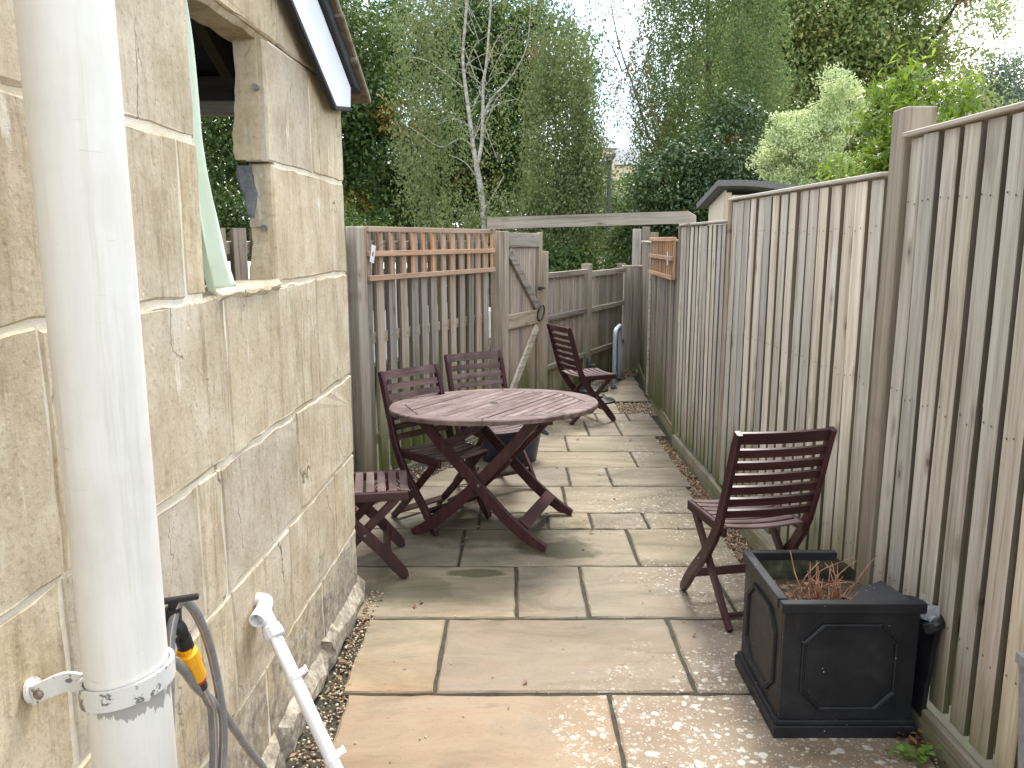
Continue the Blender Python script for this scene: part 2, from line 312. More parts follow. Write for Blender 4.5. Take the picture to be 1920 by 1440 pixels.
M['lf_shrub'] = leaf('variegated_leaves', [(.065, .130, .033), (.117, .208, .052), (.208, .286, .104), (.442, .468, .260)])
M['lf_weed'] = leaf('weed_leaves', [(.10, .2, .03), (.16, .28, .05), (.22, .35, .07)])
M['litter'] = leaf('dead_leaves', [(.07, .04, .02), (.16, .08, .035), (.27, .15, .07), (.38, .27, .15)], trans=.1)
def bark(name, a, b, c, horizontal=False):
    m = Mat(name); n = m.noise(m.coord((7, 7, 26) if horizontal else (20, 20, 3), world=True), 1, 5, .7)
    m.bump(n, .5, .01); return m.done(m.ramp(n, [(.3, a), (.5, b), (.68, c)]), .9, spec=.15)
M['bark'] = bark('dark_bark', (.03, .025, .02), (.075, .06, .045), (.13, .11, .085))
M['birch_bark'] = bark('birch_bark', (.17, .15, .13), (.44, .41, .365), (.62, .59, .54), True)
M['stem'] = bark('grey_brown_stem', (.06, .05, .035), (.13, .11, .08), (.2, .17, .13))

# ------------------------------------------------------------------ mesh helpers
class MB:
    def __init__(s): s.v = []; s.f = []
    def add(s, v, f):
        k = len(s.v); s.v += [tuple(x) for x in v]; s.f += [tuple(i + k for i in q) for q in f]; return s
    def box(s, c, d, ch=0, rot=None):
        hx, hy, hz = d[0] / 2, d[1] / 2, d[2] / 2
        if not ch:
            v = [(x * hx, y * hy, z * hz) for x in (-1, 1) for y in (-1, 1) for z in (-1, 1)]
            f = [(0, 1, 3, 2), (4, 6, 7, 5), (0, 4, 5, 1), (2, 3, 7, 6), (0, 2, 6, 4), (1, 5, 7, 3)]
        else:
            ch = min(ch, hx * .45, hy * .45, hz * .45); v = []; ix = {}
            for x in (-1, 1):
                for y in (-1, 1):
                    for z in (-1, 1):
                        for a in range(3):
                            p = [x * hx, y * hy, z * hz]
                            for b in range(3):
                                if b != a: p[b] -= ch * (x, y, z)[b]
                            ix[x, y, z, a] = len(v); v.append(tuple(p))
            f = []
            for a in range(3):
                b, c_ = (a + 1) % 3, (a + 2) % 3
                for sg in (-1, 1):
                    q = []
                    for (i, j) in ((-1, -1), (1, -1), (1, 1), (-1, 1)):
                        k = [0, 0, 0]; k[a] = sg; k[b] = i; k[c_] = j; q.append(ix[(*k, a)])
                    f.append(tuple(q if sg > 0 else q[::-1]))
                for i in (-1, 1):
                    for j in (-1, 1):
                        k0 = [0, 0, 0]; k0[a] = -1; k0[b] = i; k0[c_] = j; k1 = list(k0); k1[a] = 1
                        q = (ix[(*k0, b)], ix[(*k1, b)], ix[(*k1, c_)], ix[(*k0, c_)])
                        f.append(q if i * j < 0 else q[::-1])
            for x in (-1, 1):
                for y in (-1, 1):
                    for z in (-1, 1):
                        q = tuple(ix[x, y, z, a] for a in range(3)); f.append(q if x * y * z > 0 else q[::-1])
        if rot is not None: v = [tuple(rot @ Vector(p)) for p in v]
        return s.add([(p[0] + c[0], p[1] + c[1], p[2] + c[2]) for p in v], f)
    def bar(s, a, b, w_, t, ch=.002, up=(0, 0, 1)):
        a, b = Vector(a), Vector(b); d = b - a; L = d.length; x = d.normalized(); u = Vector(up)
        y = u.cross(x); y = y.normalized() if y.length > 1e-5 else Vector((0, 1, 0)).cross(x).normalized(); z = x.cross(y)
        return s.box((a + b) / 2, (L, t, w_), ch, Matrix((x, y, z)).transposed())
    def tube(s, pts, r, n=10, cap=True, closed=False):
        pts = [Vector(p) for p in pts]; K = len(pts); rr = r if hasattr(r, '__len__') else [r] * K
        v = []; up = None
        for i, p in enumerate(pts):
            t = (pts[(i + 1) % K] - pts[i - 1]) if closed else (pts[min(i + 1, K - 1)] - pts[max(i - 1, 0)])
            t.normalize()
            if up is None: up = t.orthogonal().normalized()
            up = (up - t * up.dot(t)).normalized(); sd = t.cross(up)
            for k in range(n):
                a = 2 * PI * k / n; v.append(p + (up * math.cos(a) + sd * math.sin(a)) * rr[i])
        f = [(i * n + k, i * n + (k + 1) % n, ((i + 1) % K) * n + (k + 1) % n, ((i + 1) % K) * n + k) for i in range(K if closed else K - 1) for k in range(n)]
        if cap and not closed: f += [tuple(range(n))[::-1], tuple((K - 1) * n + k for k in range(n))]
        return s.add(v, f)
    def lathe(s, prof, c=(0, 0, 0), n=32, rot=None):
        v = []; K = len(prof)
        for r, z in prof:
            for k in range(n):
                a = 2 * PI * k / n; p = Vector((r * math.cos(a), r * math.sin(a), z))
                if rot is not None: p = rot @ p
                v.append(p + Vector(c))
        f = [(i * n + k, i * n + (k + 1) % n, (i + 1) * n + (k + 1) % n, (i + 1) * n + k) for i in range(K - 1) for k in range(n)]
        f += [tuple(range(n))[::-1], tuple((K - 1) * n + k for k in range(n))]
        return s.add(v, f)
    def ribbon(s, prof, x0, x1, ch=.003):
        """bar in the y-z plane following (y, z, width), x0..x1 thick, chamfered edges"""
        K = len(prof); st = []
        for i, (y, z, w_) in enumerate(prof):
            a, b = prof[max(i - 1, 0)], prof[min(i + 1, K - 1)]; ty, tz = b[0] - a[0], b[1] - a[1]; L = math.hypot(ty, tz); ny, nz_ = -tz / L, ty / L
            h = w_ / 2
            ring = [(x0, h - ch), (x0 + ch, h), (x1 - ch, h), (x1, h - ch), (x1, -h + ch), (x1 - ch, -h), (x0 + ch, -h), (x0, -h + ch)]
            st += [(x, y + ny * q, z + nz_ * q) for x, q in ring]
        f = [(i * 8 + k, i * 8 + (k + 1) % 8, (i + 1) * 8 + (k + 1) % 8, (i + 1) * 8 + k) for i in range(K - 1) for k in range(8)]
        f += [tuple(range(8))[::-1], tuple((K - 1) * 8 + k for k in range(8))]
        return s.add(st, f)
    def plate(s, poly, thick, ch=.004, jit=0., sub=0., fn=None):
        """polygon (a, b) CCW with a raised chamfered face: fn(a, b, h) gives the point, h from -thick to 0"""
        pts = []
        for i, p in enumerate(poly):
            q = poly[(i + 1) % len(poly)]; L = math.hypot(q[0] - p[0], q[1] - p[1]); n = max(1, int(L / sub)) if sub else 1
            for k in range(n):
                t = k / n; j = jit if (k or jit) else 0
                pts.append((p[0] + (q[0] - p[0]) * t + random.uniform(-j, j), p[1] + (q[1] - p[1]) * t + random.uniform(-j, j)))
        cx = sum(p[0] for p in pts) / len(pts); cy = sum(p[1] for p in pts) / len(pts); n = len(pts); inn = []
        for i in range(n):
            a, b = pts[i - 1], pts[(i + 1) % n]; tx, ty = b[0] - a[0], b[1] - a[1]; L = math.hypot(tx, ty) or 1
            c_ = ch * (1 + (random.uniform(-.5, .9) if jit else 0)); inn.append((pts[i][0] - ty / L * c_, pts[i][1] + tx / L * c_))
        v = [fn(a, b, -thick) for a, b in pts] + [fn(a, b, -ch) for a, b in pts] + [fn(a, b, random.uniform(-jit, jit) * .3) for a, b in inn]
        f = [(k * n + i, k * n + (i + 1) % n, (k + 1) * n + (i + 1) % n, (k + 1) * n + i) for k in range(2) for i in range(n)]
        f += [tuple(range(2 * n, 3 * n)), tuple(range(n))[::-1]]
        return s.add(v, f)
    def mesh(s, name, smooth=False):
        me = bpy.data.meshes.new(name); me.from_pydata(s.v, [], s.f); me.update()
        if smooth: me.polygons.foreach_set('use_smooth', [True] * len(me.polygons))
        return me
def obj(name, g, mat, parent=None, smooth=False, loc=None, rz=None, **props):
    me = g.mesh(name, smooth) if isinstance(g, MB) else g
    if mat is not None and not me.materials: me.materials.append(M[mat])
    o = bpy.data.objects.new(name, me); COL.objects.link(o)
    if parent is not None: o.parent = parent
    if loc is not None: o.location = loc
    if rz is not None: o.rotation_euler = (0, 0, rz) if not hasattr(rz, '__len__') else rz
    for k, v in props.items(): o[k] = v
    return o
def thing(name, label, cat, loc=(0, 0, 0), rz=0, group=None):
    o = bpy.data.objects.new(name, None); COL.objects.link(o); o.location = loc; o.rotation_euler = (0, 0, rz); o.empty_display_size = .1
    o['label'] = label; o['category'] = cat
    if group: o['group'] = group
    return o
def copy_tree(o, parent=None):
    c = o.copy(); COL.objects.link(c)
    if parent is not None: c.parent = parent
    for ch in o.children: copy_tree(ch, c)
    return c
def clip(poly, nx, ny, c):
    r = []
    for i, p in enumerate(poly):
        q = poly[(i + 1) % len(poly)]; a = nx * p[0] + ny * p[1] - c; b = nx * q[0] + ny * q[1] - c
        if a <= 0: r.append(p)
        if (a < 0 < b) or (b < 0 < a): t = a / (a - b); r.append((p[0] + (q[0] - p[0]) * t, p[1] + (q[1] - p[1]) * t))
    return r
def spline(ps, n=8):
    ps = [Vector(p) for p in ps]; r = []
    for i in range(len(ps) - 1):
        a, b, c, d = ps[max(i - 1, 0)], ps[i], ps[i + 1], ps[min(i + 2, len(ps) - 1)]
        for k in range(n):
            t = k / n; r.append(.5 * ((2 * b) + (c - a) * t + (2 * a - 5 * b + 4 * c - d) * t * t + (3 * b - a - 3 * c + d) * t ** 3))
    return r + [ps[-1]]

# ------------------------------------------------------------------ ground and paving
g = MB(); g.add([(-400, -400, -.04), (400, -400, -.04), (400, 600, -.04), (-400, 600, -.04)], [(0, 1, 2, 3)])
obj('ground', g, 'earth', kind='structure')
g = MB(); g.add([(-2.4, -1, -.03), (1.75, -1, -.03), (1.75, 10.6, -.03), (-2.4, 10.6, -.03)], [(0, 1, 2, 3)])
pav = obj('paving', g, 'joint', kind='structure')
FL0 = Vector((-1.0, 5.2)); FL1 = Vector((1.45, 10.3)); FU = (FL1 - FL0).normalized(); FNrm = Vector((FU.y, -FU.x))   # towards the path
def redge(y): return 1.37 if y < 3.9 else (1.20 if y < 5.2 else (1.24 if y < 6.6 else 1.34))
rows = [(.95, 1.53, [-.1, .8]), (1.535, 2.125, [-.25, .5]), (2.13, 2.727, [.361]), (2.73, 3.325, [-.29, .687]), (3.33, 3.91, [.021, .345, 1.02]),
        (3.91, 4.45, [-.277, .664]), (4.45, 4.73, [-.2, .214, .473, .803]), (4.73, 5.27, [-.2, .342]), (5.27, 5.74, [-.25, .403, .694]), (5.74, 6.187, [.1, .94]),
        (6.187, 6.71, [.452]), (6.71, 7.28, [.2, .667, .952]), (7.28, 7.61, [.4, .803, 1.104]), (7.61, 8.22, [.72, 1.07]), (8.22, 8.63, [1.0]), (8.63, 9.2, [.95]), (9.2, 9.75, [1.15]), (9.75, 10.3, [])]
for (y0, y1, xs) in rows:
    L = -.612 if y0 < 2.7 else (-.64 if y0 < 3.3 else -2.3)
    ex = [L] + xs + [redge((y0 + y1) / 2) if y0 < 7.5 else 1.44 + (y0 - 8) * .05]
    fx1 = 1.066 if y0 == 7.61 else ex[-1] - .002
    poly = [(L + .004, y0 - .0025), (fx1, y0 - .0025), (fx1, y1 + .0025), (L + .004, y1 + .0025)]
    poly = clip(poly, -FNrm.x, -FNrm.y, -(FNrm.dot(FL0) + .245)); poly = clip(poly, -1, 0, 1.74)
    m_ = MB(); m_.add([(x, y, -.0085) for x, y in poly], [tuple(range(len(poly)))]); obj('pointing', m_, 'joint', pav)
    for a, b in zip(ex, ex[1:]):
        if y0 == 7.61 and a == 1.07: continue          # the lifted slab: an open pit
        jx, jy = .008, .008
        poly = [(a + jx, y0 + jy), (b - jx, y0 + jy), (b - jx, y1 - jy), (a + jx, y1 - jy)]
        poly = clip(poly, -FNrm.x, -FNrm.y, -(FNrm.dot(FL0) + .24))
        if y0 < 3.7: pass
        else: poly = clip(poly, -1, 0, 1.75)
        if len(poly) < 3: continue
        h = random.uniform(-.0012, .0012); tx, ty = random.uniform(-.0016, .0016), random.uniform(-.0016, .0016)
        m_ = MB(); m_.plate(poly, .04, .006, .0028, .07, lambda x, y, q: (x, y, q + h + tx * (x - a) + ty * (y - y0)))
        obj('slab', m_, 'slab', pav)
# pit walls
g = MB(); g.box((1.24, 8.235, -.07), (.36, .02, .12)); g.box((1.06, 7.92, -.07), (.02, .61, .12)); obj('pit_edge', g, 'joint', pav)

def rocks(n, region, size, name, mat, zf=lambda x, y: -.025):
    """many small stones in one mesh; region(k) returns k points"""
    P = region(n); base = np.array([(1, 0, 0), (-1, 0, 0), (0, 1, 0), (0, -1, 0), (0, 0, 1), (0, 0, -1)], float)
    k = len(P); sc = RNG.uniform(*size, (k, 1, 1)) * RNG.uniform(.6, 1.2, (k, 1, 3)); V = base[None] * sc
    a = RNG.uniform(0, 2 * PI, k); c_, s_ = np.cos(a), np.sin(a); ti = RNG.uniform(-.6, .6, k)
    x = V[..., 0] * c_[:, None] - V[..., 1] * s_[:, None]; y = V[..., 0] * s_[:, None] + V[..., 1] * c_[:, None]; z = V[..., 2] * .7 + x * ti[:, None] * .5
    V = np.stack([x + P[:, :1], y + P[:, 1:2], z + P[:, 2:3]], -1).reshape(-1, 3)
    F = np.array([(0, 2, 4), (2, 1, 4), (1, 3, 4), (3, 0, 4), (2, 0, 5), (1, 2, 5), (3, 1, 5), (0, 3, 5)])
    F = (F[None] + (np.arange(k) * 6)[:, None, None]).reshape(-1, 3)
    return obj(name, fastmesh(name, V, F), mat, kind='stuff')
def fastmesh(name, V, F, col=None):
    me = bpy.data.meshes.new(name); nf, k = F.shape
    me.vertices.add(len(V)); me.vertices.foreach_set('co', V.astype(np.float32).ravel())
    me.loops.add(nf * k); me.loops.foreach_set('vertex_index', F.astype(np.int32).ravel())
    me.polygons.add(nf); me.polygons.foreach_set('loop_start', np.arange(0, nf * k, k, dtype=np.int32))
    if col is not None:
        at = me.color_attributes.new('tint', 'FLOAT_COLOR', 'POINT'); at.data.foreach_set('color', col.astype(np.float32).ravel())
    me.update(calc_edges=True); return me
def leafmesh(name, C, D, Nn, L, W, tint, aut=None, fold=.25, bend=0.):
    """C centres, D length directions, Nn normals; kite shaped leaves"""
    n = len(C); D = D / (np.linalg.norm(D, axis=1, keepdims=True) + 1e-9); Sd = np.cross(D, Nn); Sd /= (np.linalg.norm(Sd, axis=1, keepdims=True) + 1e-9); U = np.cross(Sd, D)
    L = np.broadcast_to(L, n)[:, None]; W = np.broadcast_to(W, n)[:, None]
    V = np.stack([C - D * L * .5, C + Sd * W * .5 - D * L * .08 + U * W * fold, C + D * L * .5 - U * L * bend, C - Sd * W * .5 - D * L * .08 + U * W * fold], 1).reshape(-1, 3)
    F = np.arange(4 * n).reshape(-1, 4); col = np.zeros((n, 4, 4)); col[..., 0] = tint[:, None]; col[..., 3] = 1
    if aut is not None: col[..., 1] = aut[:, None]
    return fastmesh(name, V, F, col.reshape(-1, 4))
def reg_right(n):
    y = RNG.uniform(3.9, 10.2, n * 2); x0 = np.array([redge(q) if q < 7.5 else 1.44 + (q - 8) * .05 for q in y]); x1 = np.array([fence_x(q) - .06 for q in y])
    x = x0 - .015 + (x1 - x0 + .015) * RNG.uniform(0, 1, n * 2); k = np.where(x1 > x0)[0][:n]
    return np.stack([x[k], y[k], RNG.uniform(-.025, -.002, len(k))], 1)
FX = [(0.5, 1.475), (3.0, 1.425), (5.1, 1.36), (6.6, 1.36), (8.2, 1.43), (9.6, 1.56), (10.6, 1.66)]
def fence_x(y): return float(np.interp(y, [a for a, b in FX], [b for a, b in FX]))
def reg_near(n):
    y = RNG.uniform(1.0, 3.9, n); x0 = 1.37; x1 = np.array([fence_x(q) for q in y]); return np.stack([x0 + (x1 - x0) * RNG.uniform(0, 1, n), y, RNG.uniform(-.025, -.008, n)], 1)
def reg_wall(n):
    y = RNG.uniform(1.0, 3.62, n); x1 = np.where(y < 2.73, -.605, -.632) + RNG.uniform(0, .02, n) ** 1; x0 = -.68 - .035 * (3.48 - y)
    return np.stack([x0 + (x1 - x0) * RNG.uniform(0, 1, n), y, RNG.uniform(-.03, .004, n)], 1)
def reg_fence(n):
    s = RNG.uniform(-1.3, 5.9, n); d = RNG.uniform(-.02, .27, n); q = FL0[0] + FU.x * s + FNrm.x * d, FL0[1] + FU.y * s + FNrm.y * d
    P = np.stack([q[0], q[1], RNG.uniform(-.028, -.004, n)], 1); return P[P[:, 0] > -1.9]
def reg_pit(n): return np.stack([RNG.uniform(1.07, 1.45, n), RNG.uniform(7.6, 8.22, n), RNG.uniform(-.035, -.012, n)], 1)
rocks(5200, reg_right, (.006, .013), 'gravel', 'gravel')
rocks(1500, reg_wall, (.004, .010), 'gravel', 'gravel')
rocks(4000, reg_fence, (.006, .013), 'gravel', 'gravel')
rocks(1100, reg_pit, (.007, .014), 'gravel', 'gravel')
rocks(900, reg_near, (.004, .010), 'gravel', 'gravel')
def litter(n, reg, name='leaf_litter'):
    P = reg(n); P[:, 2] = RNG.uniform(-.004, .012, len(P)); k = len(P); a = RNG.uniform(0, 2 * PI, k)
    D = np.stack([np.cos(a), np.sin(a), RNG.uniform(-.3, .3, k)], 1); Nn = np.stack([RNG.uniform(-.5, .5, k), RNG.uniform(-.5, .5, k), np.ones(k)], 1)
    obj(name, leafmesh(name, P, D, Nn, RNG.uniform(.015, .04, k), RNG.uniform(.01, .022, k), RNG.uniform(0, 1, k), fold=.3), 'litter', kind='stuff')
def reg_slabs(n): return np.stack([RNG.uniform(-.55, 1.3, n), RNG.uniform(2.2, 7.5, n), RNG.uniform(0, .004, n)], 1)
def crumbs(n):
    P = reg_slabs(n); P[:, 2] = RNG.uniform(.001, .004, n); return P
rocks(260, crumbs, (.0025, .006), 'gravel', 'gravel'); litter(46, reg_slabs)
litter(520, reg_right); litter(70, reg_wall); litter(420, reg_fence); litter(90, reg_near)

# ------------------------------------------------------------------ stone outbuilding on the left
def wx(y): return -.724 + .035 * (y - 3.48)
bld = thing('stone_outbuilding', 'honey coloured ashlar stone outbuilding with an unglazed opening and white bargeboard', 'building')
wall = obj('wall', MB(), None, bld)
TH = .072
def roofz(y): return 2.29 + .45 * (3.52 - y) - .05
mb = MB()
def core(y0, y1, z0, z1):
    poly = clip([(y0, z0), (y1, z0), (y1, z1), (y0, z1)], .45, 1, 2.24 + .45 * 3.52)
    if len(poly) > 2: mb.plate(poly, TH - .012, .001, fn=lambda a, b, h: (wx(a) - .0035 + h, a, b))
core(-1.2, 2.02, 0, 2.268); core(2.63, 3.515, 0, 2.268); core(2.04, 2.63, 0, 1.505); core(-1.2, 3.515, 2.31, 4.6)
wall.data = mb.mesh('wall'); wall.data.materials.append(M['mortar'])
courses = [(.06, .353, [.2, .75, 1.2, 1.75, 2.3, 2.95]), (.353, .707, [.4, 1.0, 1.45, 2.07, 2.58, 3.18]), (.707, 1.07, [.2, .8, 1.33, 1.912, 2.05, 2.72]),
           (1.07, 1.52, [.1, .7, 1.345, 2.15, 3.03]), (1.52, 1.90, [.5, 1.1, 1.925]), (1.90, 2.27, [.3, .95, 1.5]), (2.27, 2.64, [.1, .8, 1.42, 2.71]), (2.64, 3.0, [.5, 1.1, 1.9]), (3.0, 3.37, [.2, .9, 1.5]), (3.37, 3.75, [.6]), (3.75, 4.1, []), (4.1, 4.5, [])]
def stone_block(y0, y1, z0, z1, proud=0, thick=TH, jit=.0042):
    g_ = .0055
    poly = clip([(y0 + g_, z0 + g_), (y1 - g_, z0 + g_), (y1 - g_, z1 - g_), (y0 + g_, z1 - g_)], .45, 1, 2.235 + .45 * 3.52)
    if len(poly) < 3: return
    q = random.uniform(-.002, .003) + proud
    m_ = MB(); m_.plate(poly, thick, .0055, jit, .07, lambda a, b, h: (wx(a) + q + h, a, b)); obj('stone', m_, 'stone', wall)
for z0, z1, ys in courses:
    if (z0, z1) == (1.52, 1.90): segs = [(-1.2, .5), (.5, 1.1), (1.1, 1.925), (1.925, 2.043), (2.592, 3.53)]
    elif (z0, z1) == (1.90, 2.27): segs = [(-1.2, .3), (.3, .95), (.95, 1.5), (1.5, 2.04), (2.565, 3.06), (3.06, 3.53)]
    else:
        e = [-1.2] + ys + [3.53]; segs = list(zip(e, e[1:]))
    for a, b in segs: stone_block(a, b, z0, z1)
# rough plinth, proud of the face
for a, b in ((-1.2, .3), (.3, 1.1), (1.1, 1.7), (1.7, 2.35), (2.35, 2.9), (2.9, 3.57)):
    poly = [(a, -.05), (b, -.05), (b, .10 + random.uniform(-.015, .02)), (a, .11 + random.uniform(-.015, .02))]
    m_ = MB(); m_.plate(poly, .19, .040, .007, .06, lambda y, z, h: (wx(y) + .034 + h - .02 * max(0, z), y, z)); obj('plinth_stone', m_, 'stone', wall)
# jamb inner stones with a broken edge, seen through the opening
def jamb(y, z0, z1, d0, mat='stone'):
    ps = []; n = 14
    for i in range(n + 1):
        z = z0 + (z1 - z0) * i / n; ps.append(z)
    m_ = MB(); v = []
    for i, z in enumerate(ps):
        t = (z - z0) / (z1 - z0); dd = d0 + random.uniform(-.0035, .0035) + .010 * math.sin(5 * t + 1)
        v += [(wx(y) - .02, y, z), (wx(y) - .02 - dd, y + .004, z), (wx(y) - .02 - dd, y + .06, z), (wx(y) - .02, y + .06, z)]
    f = [(4 * i + k, 4 * i + (k + 1) % 4, 4 * i + 4 + (k + 1) % 4, 4 * i + 4 + k) for i in range(n) for k in range(4)] + [(0, 1, 2, 3), (4 * n + 3, 4 * n + 2, 4 * n + 1, 4 * n)]
    m_.add(v, f); obj('jamb_stone', m_, mat, wall)
jamb(2.566, 1.905, 2.262, .078); jamb(2.588, 1.70, 1.893, .048); jamb(2.592, 1.53, 1.70, .062)
m_ = MB(); m_.plate([(-.085, 1.74), (-.06, 1.73), (-.05, 1.8), (-.062, 1.85), (-.058, 1.893), (-.105, 1.893), (-.108, 1.86), (-.095, 1.80)], .03, .006, .004, .03, lambda a, b, h: (wx(2.59) + a, 2.583 - h * 1, b)); obj('broken_mortar', m_, 'slate', wall)
m_ = MB(); m_.plate([(2.1, 1.498), (2.6, 1.498), (2.6, 1.535), (2.1, 1.53)], .10, .012, .006, .06, lambda a, b, h: (wx(a) + .012 + h, a, b)); obj('sill_stone', m_, 'stone', wall)
m_ = MB(); m_.plate([(1.95, 2.258), (2.66, 2.268), (2.66, 2.33), (1.95, 2.33)], .105, .012, .007, .06, lambda a, b, h: (wx(a) - .01 + h, a, b)); obj('lintel_stone', m_, 'stone', wall)
for (z, dx, y) in ((2.12, -.025, 2.566), (1.70, -.03, 2.588)):
    m_ = MB(); m_.tube([(wx(y) + dx, y + .02, z), (wx(y) + dx, y - .018, z - .002)], .0095, 12); obj('wall_pin', m_, 'bolt', wall)
# hidden sides of the outbuilding
m_ = MB(); m_.box((-2.02, -1.14, 1.7), (2.2, .1, 3.4)); m_.box((-3.2, 1.15, 1.2), (.1, 4.7, 2.4)); obj('rear_wall', m_, 'mortar', bld)
# roof
roof = MB(); ct = math.atan(.45)
def rp_(x, y, up): return (x, y, 2.29 + .45 * (3.52 - y) + up)
roof.add([rp_(-3.4, 3.66, .07), rp_(-.76, 3.66, .07), rp_(-.76, -1.3, .07), rp_(-3.4, -1.3, .07), rp_(-3.4, 3.66, .1), rp_(-.76, 3.66, .1), rp_(-.76, -1.3, .1), rp_(-3.4, -1.3, .1)], [(3, 2, 1, 0), (4, 5, 6, 7), (0, 1, 5, 4), (1, 2, 6, 5), (2, 3, 7, 6), (3, 0, 4, 7)])
ro = obj('roof', roof, 'roofing', bld)
m_ = MB(); m_.plate([(-1.2, 2.18 + .46 * 4.45), (3.25, 2.172), (3.50, 2.205), (3.515, 2.29), (-1.2, 2.29 + .45 * 4.72)], .022, .003, fn=lambda a, b, h: (wx(a) + .048 + h, a, b)); obj('bargeboard', m_, 'barge', ro)
m_ = MB(); m_.plate([(-1.2, 2.18 + .46 * 4.45 - .016), (3.24, 2.156), (3.505, 2.19), (3.505, 2.206), (3.25, 2.173), (-1.2, 2.18 + .46 * 4.45)], .02, .002, fn=lambda a, b, h: (wx(a) + .052 + h, a, b)); obj('bargeboard_edge', m_, 'roofing', ro)
m_ = MB(); m_.plate([(-1.2, 2.292 + .45 * 4.72), (3.52, 2.292), (3.64, 2.285), (3.645, 2.318), (-1.2, 2.345 + .45 * 4.82)], .10, .004, fn=lambda a, b, h: (wx(a) + .066 + h, a, b)); obj('verge_board', m_, 'roofing', ro)
k = 0; y = 3.74
while y > .6:
    m_ = MB(); z = 2.29 + .45 * (3.52 - y) + .105
    m_.plate([(-.05, -.15), (.32 + random.uniform(-.02, .02), -.16), (.34, .16), (-.05, .15)], .03, .008, .008, .07, lambda a, b, h: (0, 0, 0))
    m_.v = []; n0 = len(m_.f); m_ = MB()
    rot = Matrix.Rotation(-ct + .05, 3, 'X'); x0 = wx(y) + .09 + random.uniform(-.012, .012)
    m_.box((x0 - .17, y - .14, z + .038 + random.uniform(-.004, .004)), (.32, .33, .026), .007, rot); obj('roof_tile', m_, 'tile', ro); y -= .235
m_ = MB(); m_.box((-2.0, 3.53, 2.205), (2.4, .08, .055), .006); obj('wall_plate', m_, 'rail_x', bld)
m_ = MB(); m_.box((-2.0, 3.55, 2.285), (2.4, .06, .10), .004); obj('fascia', m_, 'rafter', bld)
for x in (-1.15, -1.6, -2.05, -2.5, -2.95):
    m_ = MB(); a = (x, 3.6, 2.26); b = (x, -1.1, 2.26 + .45 * 4.7); m_.bar(a, b, .09, .045); obj('rafter', m_, 'rafter', bld)
m_ = MB(); m_.box((-3.05, 3.53, 1.09), (.09, .08, 2.18), .005); obj('corner_post', m_, 'rafter', bld)
# curtain hanging in the opening
ed = [(2.26, 2.128), (2.13, 2.146), (1.902, 2.148), (1.824, 2.161), (1.72, 2.204), (1.608, 2.244), (1.538, 2.295)]
le = [(2.26, 2.03), (2.13, 2.03), (1.902, 2.03), (1.824, 2.03), (1.72, 2.04), (1.608, 2.055), (1.52, 2.09)]
NZ, NU = 40, 22; v = []
for i in range(NZ + 1):
    t = i / NZ; z1 = np.interp(t * 6, range(7), [q[0] for q in ed]); y1 = np.interp(t * 6, range(7), [q[1] for q in ed]); z0 = np.interp(t * 6, range(7), [q[0] for q in le]); y0 = np.interp(t * 6, range(7), [q[1] for q in le])
    for j in range(NU + 1):
        u = j / NU; am = .006 + .016 * t; v.append((-.815 + .03 * t + am * math.sin(u * 8.5 + 2 * t + .4) + .004 * math.sin(u * 23 + 9 * t), y0 + (y1 - y0) * u, z0 + (z1 - z0) * u))
f = [(i * (NU + 1) + j, i * (NU + 1) + j + 1, (i + 1) * (NU + 1) + j + 1, (i + 1) * (NU + 1) + j) for i in range(NZ) for j in range(NU)]
n = len(v); v += [(p[0] - .004, p[1], p[2]) for p in v]; f += [tuple(q + n for q in a[::-1]) for a in f]
bd = [j for j in range(NU + 1)] + [i * (NU + 1) + NU for i in range(1, NZ + 1)] + [NZ * (NU + 1) + j for j in range(NU - 1, -1, -1)] + [i * (NU + 1) for i in range(NZ - 1, 0, -1)]
f += [(bd[i], bd[i - 1], bd[i - 1] + n, bd[i] + n) for i in range(len(bd))]
cl = MB(); cl.add(v, f); o = obj('curtain', cl, 'cloth', smooth=True); o['label'] = 'pale green cloth curtain hanging in the stone opening'; o['category'] = 'curtain'

# downpipe
dp = thing('downpipe', 'thick chalky white downpipe on the stone wall, held by a chipped bracket', 'pipe', (-.635, 1.215, 0))
m_ = MB(); m_.tube([(0, 0, z) for z in (0, 1, 2, 3, 4.1)], .064, 56); obj('pipe', m_, 'pipe', dp, True)
m_ = MB(); pr = []
for i in range(40):
    a = R(178) + R(235) * i / 39; pr.append((.0700 * math.cos(a), .0700 * math.sin(a), .948 + .012 * math.cos(a)))
ear = spline([(-.158, .0, .922), (-.15, -.012, .924), (-.125, -.014, .938), (-.098, -.004, .944), (-.0715, .003, .936)], 6)[:-1]
path = [tuple(p) for p in ear] + pr
v = []; f = []; hh = .0165
for i, p in enumerate(path):
    a = Vector(path[max(i - 1, 0)]); b = Vector(path[min(i + 1, len(path) - 1)]); t = (b - a).normalized(); nn = t.cross(Vector((0, 0, 1))).normalized()
    for (s_, z) in ((.0035, -hh), (.0035, hh), (-.0035, hh), (-.0035, -hh)): v.append(tuple(Vector(p) + nn * s_ + Vector((0, 0, z))))
for i in range(len(path) - 1): f += [(4 * i + k, 4 * i + (k + 1) % 4, 4 * i + 4 + (k + 1) % 4, 4 * i + 4 + k) for k in range(4)]
f += [(3, 2, 1, 0), tuple(4 * len(path) - 4 + k for k in range(4))]
m_.add(v, f); br = obj('bracket', m_, 'bracket', dp)
m_ = MB(); m_.lathe([(.022, 0), (.022, .006), (.019, .008), (.0, .008)], (-.164, .005, .921), 18, Matrix.Rotation(R(75), 3, 'Y')); obj('bracket_foot', m_, 'bracket', dp)
